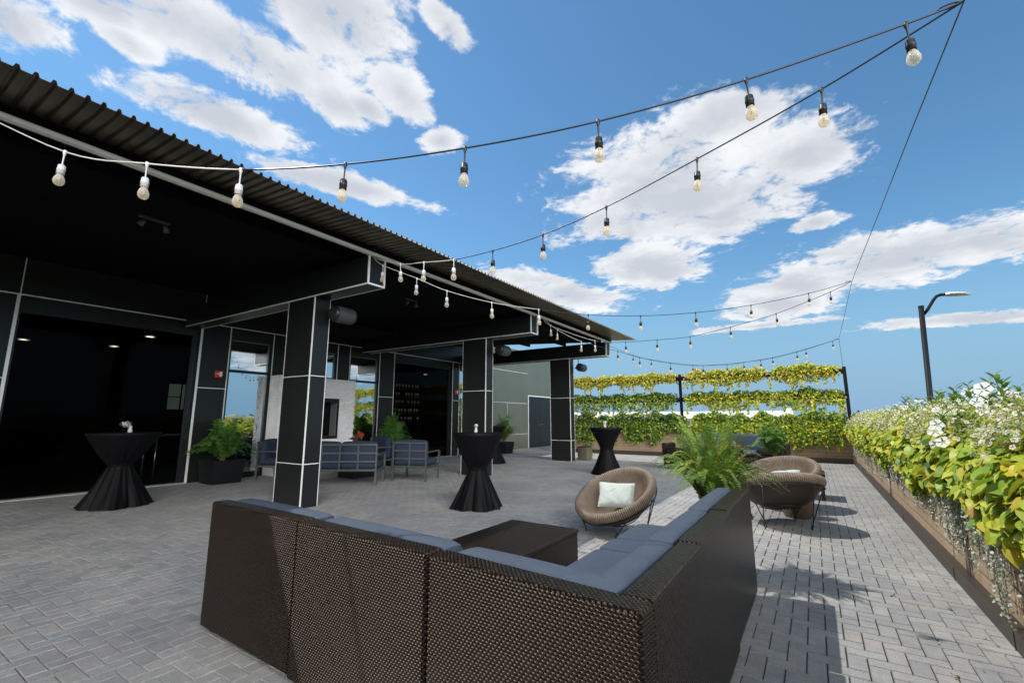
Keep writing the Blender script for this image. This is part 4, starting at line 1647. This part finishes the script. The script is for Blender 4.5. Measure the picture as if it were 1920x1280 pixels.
ct = thing('coffee_table', 'low dark brown wicker coffee table inside the sectional', 'table', (-2.16, 3.22, 0), 0)
q = MB()
q.box(-.34, .34, -.62, .62, .02, .30, .006)
q.build('table_base', 'dark_weave', ct)
q = MB()
q.box(-.35, .35, -.63, .63, .302, .335, .006)
q.build('tabletop', 'dark_weave', ct)


# ------------------------------------------------------------------ round rattan chairs
def rattan_mesh(R=.46, ribs=130, n=1040):
    """bowl with a rolled lip; every rib a ridge running out from the centre and over the lip"""
    prof = [(.03, -.235), (.10, -.232), (.20, -.21), (.28, -.165), (.34, -.105), (.375, -.045), (.395, .005), (.415, .035), (.44, .048), (.465, .035), (.478, .005), (.47, -.03), (.445, -.05),
            (.42, -.062), (.39, -.10), (.345, -.155), (.28, -.205), (.19, -.245), (.10, -.262), (.03, -.266)]
    sc = R / .46
    vs, fs, us = [], [], []
    m = len(prof)
    L = [0]
    for j in range(1, m):
        L.append(L[-1] + math.hypot(prof[j][0] - prof[j - 1][0], prof[j][1] - prof[j - 1][1]))
    for j, (r, z) in enumerate(prof):
        j0, j1 = max(j - 1, 0), min(j + 1, m - 1)
        tx, tz = prof[j1][0] - prof[j0][0], prof[j1][1] - prof[j0][1]
        l_ = math.hypot(tx, tz)
        nx, nz = -tz / l_, tx / l_
        for k in range(n):
            a = 2 * pi * k / n
            rg = .0075 * abs(sin(a * ribs / 2)) ** .8 * min(1, r / .25)
            rr = (r + nx * rg) * sc
            vs.append((rr * cos(a), rr * sin(a), (z + nz * rg) * sc))
    for j in range(m - 1):
        for k in range(n):
            k2 = (k + 1) % n
            fs.append((j * n + k, j * n + k2, (j + 1) * n + k2, (j + 1) * n + k))
    o = len(vs)
    fs.append(tuple(k for k in range(n))[::-1])
    fs.append(tuple((m - 1) * n + k for k in range(n)))
    q = MB()
    q.add(vs, fs, True)
    # dark shell under the bowl that stands in for its shade and weave gaps
    u = MB()
    u.lathe([(r * sc, z * sc) for (r, z) in ((.452, -.058), (.425, -.075), (.395, -.112), (.348, -.166), (.284, -.216), (.192, -.256), (.10, -.272), (.002, -.275))], 60)
    return q, u


plain('underside_shade', (.028, .020, .014), .6, 0, .3, 30, .6, 60)  # dark tone for the shade below the seat
plain('rattan_strand', (.175, .132, .098), .6, 0, .35, 22)


def rib_shade():
    m = MATS['rattan_strand']
    b = NB(m.node_tree)
    p = m.node_tree.nodes['Principled BSDF']
    src = p.inputs['Base Color'].links[0].from_socket
    tcn = b.n('ShaderNodeTexCoord')
    sp = b.n('ShaderNodeSeparateXYZ')
    m.node_tree.links.new(tcn.outputs['Object'], sp.inputs[0])
    ang = b.m('ARCTAN2', sp.outputs[1], sp.outputs[0])
    h = b.m('ABSOLUTE', b.m('SINE', b.m('MULTIPLY', ang, 65.0)))
    wn = b.noise(tcn.outputs['Object'], 9, 3, .6)
    f = b.smooth(h, .18, .62)
    b.put(p.inputs['Base Color'], b.mix(f, (.030, .020, .013), b.mix(b.smooth(wn, .35, .65), src, (.225, .172, .13))))  # grooves darkened in the colour to imitate shade between the ribs


rib_shade()


def round_chair(label, loc, az, tilt, R, zc):
    o = thing('round_chair', label, 'chair', loc, 0, 'round rattan chairs')
    nrm = Vector((sin(tilt) * cos(az), sin(tilt) * sin(az), cos(tilt)))
    rot = Vector((0, 0, 1)).rotation_difference(nrm)
    q, u = rattan_mesh(R)
    for b_ in (q.build('woven_seat', 'rattan_strand', o), u.build('seat_underside', 'underside_shade', o)):
        b_.location = (0, 0, zc)
        b_.rotation_mode = 'QUATERNION'
        b_.rotation_quaternion = rot
    # wire frame: rim ring, base ring and hairpin legs
    q = MB()
    rim = [rot @ Vector((R * 1.0 * cos(k * pi / 24), R * 1.0 * sin(k * pi / 24), -.075)) + Vector((0, 0, zc)) for k in range(49)]
    q.tube(rim, .007, 6, False)
    low = [rot @ Vector((R * .45 * cos(k * pi / 24), R * .45 * sin(k * pi / 24), -.285)) + Vector((0, 0, zc)) for k in range(49)]
    q.tube(low, .006, 6, False)
    q.build('wire_ring', 'black_metal', o)
    for k in range(4):
        a = az + pi / 4 + k * pi / 2
        i1 = int(((a - .16) % (2 * pi)) / (2 * pi) * 48)
        i2 = int(((a + .16) % (2 * pi)) / (2 * pi) * 48)
        ft = Vector((R * .72 * cos(a), R * .72 * sin(a), .008))
        q = MB()
        q.tube([rim[i1], ft + Vector((-.015 * sin(a), .015 * cos(a), .03)), ft, ft + Vector((.015 * sin(a), -.015 * cos(a), .03)), rim[i2]], .0065, 6)
        q.build('leg', 'black_metal', o)
    return o, rot


c1, r1 = round_chair('round tan rattan chair holding a pale pillow beside the coffee table', (-2.02, 5.28, 0), radians(247), radians(30), .47, .43)
c2, r2 = round_chair('round rattan chair seen from behind, between the fern and the right planter', (-.46, 6.72, 0), radians(112), radians(15), .49, .50)
c3, r3 = round_chair('round rattan chair facing the camera beyond the drum stool', (-.50, 8.10, 0), radians(246), radians(20), .50, .50)


def pillow(label, loc, rot, w_=.40, h_=.30):
    q = MB()
    n = 18
    vs = []
    for side in (1, -1):
        for i in range(n + 1):
            for j in range(n + 1):
                a, b_ = i / n * 2 - 1, j / n * 2 - 1
                th = .055 * ((1 - a ** 4) * (1 - b_ ** 4)) ** .55
                pin = 1 - .07 * (1 - abs(a)) * abs(b_) - .0
                pin2 = 1 - .07 * (1 - abs(b_)) * abs(a)
                th += .004 * sin(a * 9 + b_ * 5) * (1 - a * a) * (1 - b_ * b_)
                vs.append((a * w_ / 2 * pin2, b_ * h_ / 2 * pin, side * th))
    m = (n + 1) ** 2
    fs = []
    for i in range(n):
        for j in range(n):
            a = i * (n + 1) + j
            fs.append((a, a + n + 1, a + n + 2, a + 1))
            fs.append((a + m, a + m + 1, a + m + n + 2, a + m + n + 1))
    q.add(vs, fs, True)
    o = q.build('pillow', 'white_cloth')
    tag(o, label, 'pillow')
    o.location = loc
    o.rotation_mode = 'QUATERNION'
    o.rotation_quaternion = rot
    return o


# pillow leans on the back of the bowl
pillow('pale grey green pillow resting in the tan rattan chair', (-2.03, 5.36, .40),
       Matrix.Rotation(radians(12), 4, 'Z').to_quaternion() @ Matrix.Rotation(radians(58), 4, 'X').to_quaternion(), .42, .31)
pillow('cream pillow lying in the farther rattan chair beyond the drum stool', (-.44, 8.13, .42),
       r3 @ Matrix.Rotation(radians(14), 4, 'X').to_quaternion(), .40, .30)

# woven drum stool and square dark side table beyond the second chair
ds = thing('drum_stool', 'pale woven drum stool between the two rattan chairs on the right', 'stool', (-.30, 7.42, 0))
q = MB()
q.lathe([(.15, .0), (.175, .05), (.19, .15), (.195, .25), (.185, .35), (.165, .415)], 40)
q.build('drum_body', 'tan_weave', ds)
q = MB()
q.lathe([(.168, .416), (.172, .425), (.168, .44), (.001, .445)], 40)
q.build('drum_top', 'tan_weave', ds)
sq = thing('side_table', 'square dark side table beyond the right rattan chairs', 'table', (-.30, 9.35, 0))
q = MB()
q.box(-.36, .36, -.36, .36, .37, .41, .006)
q.build('tabletop', 'dark_weave', sq)
for sx_ in (-1, 1):
    for sy_ in (-1, 1):
        q = MB()
        q.box(sx_ * .31 - .025, sx_ * .31 + .025, sy_ * .31 - .025, sy_ * .31 + .025, 0, .369)
        q.build('leg', 'black_metal', sq)


# ------------------------------------------------------------------ lounge set under the canopy (grey frames, navy cushions)
def lounge_seat(name, label, loc, rz, wd, ncol, cat, nrow=3, group='grey framed lounge seats under the canopy'):
    """back faces local -y"""
    o = thing(name, label, cat, loc, rz, group)
    hw = wd / 2
    M = Matrix.Rotation(radians(-9), 4, 'X')
    z0, z1 = .30, .78
    q = MB()
    bars = []
    for k in range(ncol + 1):
        x = -hw + .02 + (wd - .04) * k / ncol
        q.box(x - .017, x + .017, -.35, -.325, z0, z1, .003)
    for k in range(nrow + 1):
        z = z0 + (z1 - z0) * k / nrow
        q.box(-hw, hw, -.357, -.352 + .0, z - .017, z + .017)
    q.build('back_frame', 'grey_metal', o)
    q = MB()
    q.box(-hw, hw, -.34, .36, .27, .31, .004)
    for sx_ in (-1, 1):
        q.box(sx_ * hw - .02, sx_ * hw + .02, -.34, .36, .58, .61, .004)
        q.box(sx_ * hw - .018, sx_ * hw + .018, .32, .355, .311, .579)
    q.build('seat_frame', 'grey_metal', o)
    for sx_ in (-1, 1):
        for yy in (-.335, .34):
            q = MB()
            q.box(sx_ * (hw - .018) - .018, sx_ * (hw - .018) + .018, yy - .018, yy + .018, 0, .269)
            q.build('leg', 'grey_metal', o)
    nb = max(1, round(wd / .7))
    for k in range(nb):
        a = -hw + .03 + (wd - .06) * k / nb
        b_ = -hw + .03 + (wd - .06) * (k + 1) / nb
        q = MB()
        cushion(q, a + .004, b_ - .004, -.32, -.17, .32, .83, None, .05, .02)
        q.build('back_cushion', 'navy_cloth', o)
        q = MB()
        cushion(q, a + .004, b_ - .004, -.19, .35, .313, .45, None, .04, .02)
        q.build('seat_cushion', 'navy_cloth', o)
    return o


lounge_seat('lounge_sofa', 'grey framed loveseat with navy cushions behind the nearest canopy column', (-8.02, 6.12, 0), radians(36), 1.45, 4, 'sofa')
lounge_seat('lounge_chair', 'grey framed navy armchair left of the middle cocktail table', (-7.30, 7.40, 0), radians(20), .78, 2, 'armchair')
lounge_seat('lounge_chair', 'navy armchair at the left edge of the nearest column, by the fireplace', (-9.92, 5.92, 0), radians(-58), .78, 2, 'armchair')
lounge_seat('lounge_chair', 'navy armchair facing the terrace in front of the right fireplace edge', (-9.3, 7.9, 0), radians(170), .78, 2, 'armchair')
lt = thing('fire_table', 'low dark table in the middle of the navy lounge seats', 'table', (-8.72, 6.98, 0))
q = MB()
q.box(-.36, .36, -.36, .36, .40, .45, .006)
q.build('tabletop', 'black_metal', lt)
q = MB()
q.box(-.28, .28, -.28, .28, 0, .399, .006)
q.build('table_base', 'black_metal', lt)
dc = thing('table_decoration', 'red and cream flower arrangement on the low lounge table', 'decoration', (-8.72, 6.98, .451))
q = MB()
q.lathe([(.001, .002), (.09, .002), (.13, .06), (.14, .20), (.12, .34), (.11, .34)], 20)
q.build('bowl', 'pot_black', dc)
n = 46
d = RNG.normal(0, 1, (n, 3))
d[:, 2] = np.abs(d[:, 2])
d /= np.linalg.norm(d, axis=1, keepdims=True)
scatter(OVAL, d * .06 + np.array((0, 0, .36)), np.cross(d, RNG.normal(size=(n, 3))), RNG.uniform(.08, .17, n), pick([(.5, .05, .03), (.55, .5, .4), (.25, .2, .14), (.08, .12, .04)], n), 'petals', 'petal_leaf', dc, d)

# far lounge: blue sofa, round wicker table
fs_ = thing('lounge_sofa', 'blue cushioned sofa facing the camera in front of the trellis', 'sofa', (-2.02, 14.3, 0), 0)
q = MB()
q.box(-.86, .86, -.45, .38, .05, .32, .008)
q.box(-.86, .86, .38, .48, .05, .70, .008)
q.build('sofa_frame', 'dark_weave', fs_)
for k in range(2):
    a = -.82 + k * .83
    q = MB()
    cushion(q, a, a + .81, .18, .36, .42, .86, None, .04, .012)
    q.build('back_cushion', 'blue_cushion', fs_)
    q = MB()
    cushion(q, a, a + .81, -.45, .20, .322, .44, None, .03, .012)
    q.build('seat_cushion', 'blue_cushion', fs_)
rt_ = thing('round_table', 'dark round wicker table with an orange rim before the far blue sofa', 'table', (-1.80, 12.4, 0))
q = MB()
q.lathe([(.30, .0), (.29, .25), (.30, .55), (.34, .60), (.34, .605), (.001, .605)], 32)
q.build('table_drum', 'dark_weave', rt_)
q = MB()
q.lathe([(.001, .62), (.36, .62), (.37, .632), (.36, .645), (.001, .645)], 32)
q.build('tabletop', 'orange_wood', rt_)
for (x, yy, lab) in ((-1.84, 12.3, 'clear tumbler on the left of the orange rimmed table'), (-1.68, 12.42, 'clear tumbler on the right of the orange rimmed table')):
    q = MB()
    q.lathe([(.001, .002), (.035, .002), (.042, .10), (.039, .10), (.033, .008)], 16)
    tag(q.build('tumbler', 'drink_glass', None, (x, yy, .646)), lab, 'glass', 'tumblers on the round table')
for (x, yy, rz, lab) in ((-3.05, 12.7, 1.4, 'dark low lounge chair left of the orange rimmed table'), (-.95, 13.6, -1.7, 'dark low lounge chair at the right end of the far sofa')):
    o = thing('low_chair', lab, 'chair', (x, yy, 0), rz, 'dark lounge chairs by the trellis')
    q = MB()
    q.box(-.33, .33, -.33, .30, .12, .36, .02)
    q.build('seat', 'dark_weave', o)
    q = MB()
    q.box(-.33, .33, .22, .33, .365, .66, .03)
    q.build('backrest', 'dark_weave', o)
    for sx_ in (-1, 1):
        q = MB()
        q.box(sx_ * .29 - .04, sx_ * .29 + .04, -.33, .21, .362, .52, .02)
        q.build('armrest', 'dark_weave', o)
        for sy_ in (-.28, .28):
            q = MB()
            q.tube([(sx_ * .28, sy_, 0), (sx_ * .28, sy_, .12)], .02)
            q.build('leg', 'black_metal', o)

# ------------------------------------------------------------------ string lights
DROP = .245
bulb_meshes = {}


def bulb_parts():
    q = MB()
    q.lathe([(.0055, DROP * .0 - .02), (.0045, -.10)], 6)
    q.lathe([(.004, -.098), (.017, -.102), (.021, -.108), (.022, -.130), (.0235, -.132), (.0235, -.142), (.0215, -.144), (.022, -.165), (.018, -.167)], 16)
    # T connector clamped on the cord
    q.lathe([(.004, .012), (.010, .010), (.011, -.008), (.006, -.030), (.0045, -.036)], 10)
    b_ = MB()
    b_.lathe([(.013, -.162), (.0165, -.172), (.026, -.192), (.0315, -.212), (.030, -.230), (.021, -.244), (.010, -.2495), (.001, -.2505)], 18)
    f = MB()
    f.tube([(-.004, 0, -.168), (-.005, 0, -.215), (0, 0, -.222), (.005, 0, -.215), (.004, 0, -.168)], .0016, 4)
    f.tube([(0, -.003, -.170), (0, -.004, -.212), (0, .004, -.212), (0, .003, -.170)], .0013, 4)
    return q, b_, f


plain('filament', (.85, .60, .25), .4, 0, .05)
q_, b_, f_ = bulb_parts()


def string_light(label, pts, pale_until, skip_ends=(1, 1)):
    o = thing('string_light', label, 'string light', (0, 0, 0), 0, 'festoon string lights over the terrace')
    P3 = [Vector(p) for p in pts]
    # smooth polyline (Catmull-Rom)
    sm = []
    for i in range(len(P3) - 1):
        p0 = P3[max(i - 1, 0)]
        p1_, p2_ = P3[i], P3[i + 1]
        p3_ = P3[min(i + 2, len(P3) - 1)]
        for k in range(6):
            t_ = k / 6
            sm.append(.5 * ((2 * p1_) + (p2_ - p0) * t_ + (2 * p0 - 5 * p1_ + 4 * p2_ - p3_) * t_ ** 2 + (3 * p1_ - p0 - 3 * p2_ + p3_) * t_ ** 3))
    sm.append(P3[-1])
    cut = pale_until * 6
    if cut > 0:
        q = MB()
        q.tube(sm[:cut + 1], .0052, 8)
        tag(q.build('cord', 'cord_lit', o), 'cord section coloured pale to look brightly lit')
    q = MB()
    q.tube(sm[cut:], .0052, 8)
    q.build('cord', 'cord_black', o)
    for i in range(skip_ends[0], len(P3) - skip_ends[1]):
        pale = i <= pale_until
        key = 'socket_lit' if pale else 'socket_black'
        d = (P3[min(i + 1, len(P3) - 1)] - P3[i - 1])
        rz = math.atan2(d.y, d.x)
        if key not in bulb_meshes:
            so = q_.build('bulb_socket', key, o)
            cl = MB()
            cl.tube([(-.030, 0, 0), (-.026, 0, 0), (.026, 0, 0), (.030, 0, 0)], [.006, .0095, .0095, .006], 8)
            so.data  # socket mesh
            bo = b_.build('bulb', 'bulb_glass', so)
            fo = f_.build('filament', 'filament', so)
            bulb_meshes[key] = (so.data, bo.data, fo.data)
        else:
            sd, bd, fd = bulb_meshes[key]
            so = bpy.data.objects.new('bulb_socket', sd)
            bo = bpy.data.objects.new('bulb', bd)
            fo = bpy.data.objects.new('filament', fd)
            for x in (so, bo, fo):
                COL.objects.link(x)
            so.parent = o
            bo.parent = so
            fo.parent = so
        so.location = P3[i]
        so.rotation_euler = (random.uniform(-.05, .05), random.uniform(-.05, .05), rz)
    return o


S1 = [(-5.09, 0.31, 3.585), (-4.679, 0.496, 3.274 + .03), (-4.155, 0.74, 3.09), (-3.552, 1.021, 2.946), (-2.921, 1.315, 2.847), (-2.276, 1.615, 2.824), (-1.593, 1.933, 2.864), (-0.886, 2.262, 2.961), (-0.147, 2.606, 3.134), (0.604, 2.956, 3.374), (0.87, 3.08, 3.475)]
S1 = [S1[0]] + S1[2:]
S2 = [(-5.134, 4.206, 3.57), (-4.425, 4.073, 3.308), (-3.901, 3.975, 3.201), (-3.322, 3.866, 3.09), (-2.685, 3.747, 3.029), (-2.008, 3.62, 3.008), (-1.318, 3.49, 3.054), (-0.552, 3.347, 3.17), (0.223, 3.201, 3.31), (0.87, 3.08, 3.475)]
S3 = [(-5.111, 4.188, 3.57), (-5.02, 4.29, 3.464), (-4.697, 4.653, 3.31), (-4.403, 4.984, 3.155), (-3.949, 5.494, 3.022), (-3.45, 6.055, 2.962), (-2.893, 6.681, 2.927), (-2.266, 7.386, 2.966), (-1.555, 8.185, 3.087), (-0.773, 9.064, 3.297), (0.12, 10.069, 3.614), (0.858, 10.9, 3.943)]
S4 = [(-5.1, 9.164, 3.607), (-4.95, 9.235, 3.42), (-3.98, 9.52, 3.01), (-3.336, 9.703, 2.95), (-2.698, 9.885, 2.964), (-2.053, 10.069, 2.998), (-1.295, 10.285, 3.159), (-0.461, 10.523, 3.383), (0.492, 10.795, 3.759), (0.858, 10.9, 3.944)]
S5 = [(-5.10, 13.27, 3.50), (-4.447, 13.563, 3.19), (-3.976, 13.808, 3.046), (-2.905, 14.364, 2.869), (-2.035, 14.817, 2.858), (-1.611, 15.037, 2.928), (-0.88, 15.417, 3.065), (-0.027, 15.86, 3.305), (0.812, 16.296, 3.591)]
S6 = [(-5.1, 9.15, 3.60), (-4.888, 9.455, 3.35), (-4.495, 9.926, 3.1), (-3.876, 10.668, 2.907), (-3.491, 11.13, 2.776), (-2.923, 11.811, 2.662), (-2.294, 12.566, 2.641), (-1.083, 14.017, 2.85), (-0.247, 15.021, 3.126), (0.645, 16.09, 3.514), (0.812, 16.29, 3.591)]
string_light('nearest festoon string running from the left canopy edge to the top right', S1, 3)
string_light('festoon string from the first beam end rising to the top right', S2, 3)
string_light('festoon string from the first beam end to the upper far cable joint', S3, 5)
string_light('festoon string from the second beam end to the upper far cable joint', S4, 2)
string_light('festoon string from the third beam end to the lower far cable joint', S5, 0)
string_light('long festoon string from the second beam end to the lower far cable joint', S6, 2)
cb = thing('support_cable', 'thin steel cable over the right planter that holds the string lights', 'cable')
q = MB()
q.tube([(.90, -1.5, 3.25), (.885, .6, 3.35), (.87, 3.08, 3.475), (.87, 4.57, 3.58), (.868, 6.64, 3.70), (.86, 10.9, 3.944), (.85, 13.6, 3.80), (.812, 16.296, 3.591), (.86, 16.93, 2.83)], .0045, 6)
q.build('cable_wire', 'grey_metal', cb)
q = MB()
for (p, r) in (((.86, 3.075, 3.472), .03), ((.855, 10.9, 3.943), .025), ((.812, 16.29, 3.59), .025)):
    q.tube([(p[0] - .05 + .045 * cos(k * pi / 6), p[1], p[2] + .012 * sin(k * pi / 6)) for k in range(13)], .004, 5, False)
q.build('cable_hook', 'cord_black', cb)

# ------------------------------------------------------------------ street lamp beyond the planter
sl = thing('street_lamp', 'tall black street lamp with a flat pale head beyond the right planter', 'street lamp', (1.97, 14, -6))
sl.rotation_euler = (0, radians(2.1), 0)
q = MB()
q.tube([(-.0, 0, 0), (.0, 0, 9.86)], [.066, .052], 16)
q.lathe([(.056, 9.86), (.058, 9.90), (.001, 9.905)], 16)
q.build('pole', 'pole_black', sl)
q = MB()
q.tube([(.04, 0, 9.70), (.10, .0, 9.78), (.23, 0, 10.02), (.29, 0, 10.10), (.36, 0, 10.125), (.48, 0, 10.125)], .034, 10)
q.build('arm', 'pole_black', sl)
q = MB()
vs = []
fs = []
secs = [(.44, .05, .035), (.50, .11, .04), (.62, .13, .035), (.76, .10, .024), (.86, .04, .010)]
for (x, hw, th) in secs:
    for (yy, zz) in ((-hw, 0), (-hw * .7, th), (hw * .7, th), (hw, 0), (hw * .6, -.03), (-hw * .6, -.03)):
        vs.append((x, yy, 10.12 + zz - (x - .44) * .05))
for i in range(len(secs) - 1):
    for k in range(6):
        k2 = (k + 1) % 6
        fs.append((i * 6 + k, i * 6 + k2, (i + 1) * 6 + k2, (i + 1) * 6 + k))
fs.append((5, 4, 3, 2, 1, 0))
fs.append(tuple(24 + k for k in range(6)))
q.add(vs, fs)
q.build('lamp_head', 'lamp_grey', sl)

# ------------------------------------------------------------------ far things
fb = thing('warehouse', 'long low white building far behind the trellis', 'building', (-20, 62, -6))
q = MB()
q.box(-30, 17.0, 0, 18, 0, 7.3)
q.build('wall', 'far_wall', fb)
q = MB()
q.box(-30.1, 17.1, -.1, 18.1, 7.31, 8.22)
q.build('parapet', 'far_white', fb)
q = MB()
q.box(17.11, 17.9, -.3, 4, 0, 8.5)
q.build('end_wall', 'far_white', fb)
for k in range(14):
    q = MB()
    q.box(-28 + k * 3.1, -26.6 + k * 3.1, -.05, .05, 3.6, 5.0)
    q.build('window', 'black_frame', fb)


def tree(label, loc, r, h, n, cols, seed):
    rr = np.random.default_rng(seed)
    o = thing('tree', label, 'tree', loc, 0, 'trees beyond the terrace')
    q = MB()
    q.tube([(0, 0, 0), (.1, 0, h * .4), (0, .1, h * .75)], [.22, .15, .06], 8)
    for k in range(6):
        a = k * 1.05
        q.tube([(.05, 0, h * .38), (cos(a) * r * .4, sin(a) * r * .4, h * .62), (cos(a) * r * .7, sin(a) * r * .7, h * .78)], [.09, .05, .02], 6)
    q.build('trunk', 'bark', o)
    P_ = []
    for k in range(26):
        d = rr.normal(size=3)
        d /= np.linalg.norm(d)
        c = d * np.array((r, r, h * .22)) * rr.uniform(.35, .85) + np.array((0, 0, h * .76))
        m = n // 26
        dd = rr.normal(size=(m, 3))
        dd /= np.linalg.norm(dd, axis=1, keepdims=True)
        P_.append(c + dd * rr.uniform(.5, 1, (m, 1)) * r * .34)
    P_ = np.concatenate(P_)
    m = len(P_)
    scatter(OVAL, P_, rr.normal(size=(m, 3)) + np.array((0, 0, .5)), rr.uniform(.15, .3, m), pick(cols, m, .3), 'crown', 'leaf', o)


tree('round green tree just right of the white building end', (-.5, 72, -6), 1.9, 9.0, 3600, DARKGREEN + MIDGREEN[:1], 2)
tree('small green tree at the right of the round one', (2.3, 84, -6), 1.6, 8.5, 2000, DARKGREEN, 4)
# distant wood reading as one mass
n = 26000
ang = RNG.uniform(-1.35, 1.5, n)
dist = RNG.uniform(240, 420, n)
hgt_ = 7.5 + 2.2 * np.sin(ang * 23) * .5 + 1.8 * np.sin(ang * 61 + 1) * .5 + RNG.normal(0, .7, n)
z = RNG.uniform(0, 1, n) * np.clip(hgt_, 2, 14)
pos = np.stack([np.sin(ang) * dist, np.cos(ang) * dist, z - 6], 1)
o = scatter(OVAL, pos, RNG.normal(size=(n, 3)) + np.array((0, -.6, .4)), RNG.uniform(2.5, 5, n), pick(DARKGREEN, n, .25), 'distant_woods', 'leaf')
tag(o, 'hazy dark green wood along the horizon', 'woods', kind='stuff')

# fallen leaves on the paving
n = 260
lp = np.stack([RNG.uniform(-5, .8, n), RNG.uniform(1.5, 15, n), RNG.uniform(.001, .004, n)], 1)
near = RNG.uniform(size=n) < .6
lp[near, 0] = .82 - RNG.exponential(.12, int(near.sum()))
o = scatter(OVAL, lp, RNG.normal(0, .15, (n, 3)) + np.array((0, 0, 1)), RNG.uniform(.008, .022, n), pick([(.10, .08, .04), (.22, .17, .07), (.30, .30, .10), (.45, .44, .40)], n), 'leaf_litter', 'leaf')
tag(o, 'tiny bits of dry leaf and petal litter scattered on the paving', 'litter', kind='stuff')
for i, (x, y, lab) in enumerate(((.47, 3.35, 'dry orange brown leaf lying on the paving near the kerb'), (.37, 4.55, 'dark fallen leaf in the middle of the right walkway'),
                                 (.66, 4.45, 'dark fallen leaf close to the right kerb'))):
    n = 3
    o = scatter(OVAL, np.array([[x, y, .006]] * n) + RNG.normal(0, .006, (n, 3)) * np.array((1, 1, .2)), RNG.normal(0, .4, (n, 3)) + np.array((0, 0, 1)),
                RNG.uniform(.03, .05, n) * (1 if i == 0 else .6), pick([(.45, .22, .06)] if i == 0 else [(.05, .035, .02)], n), 'fallen_leaf', 'leaf')
    tag(o, lab, 'leaf', 'fallen leaves')
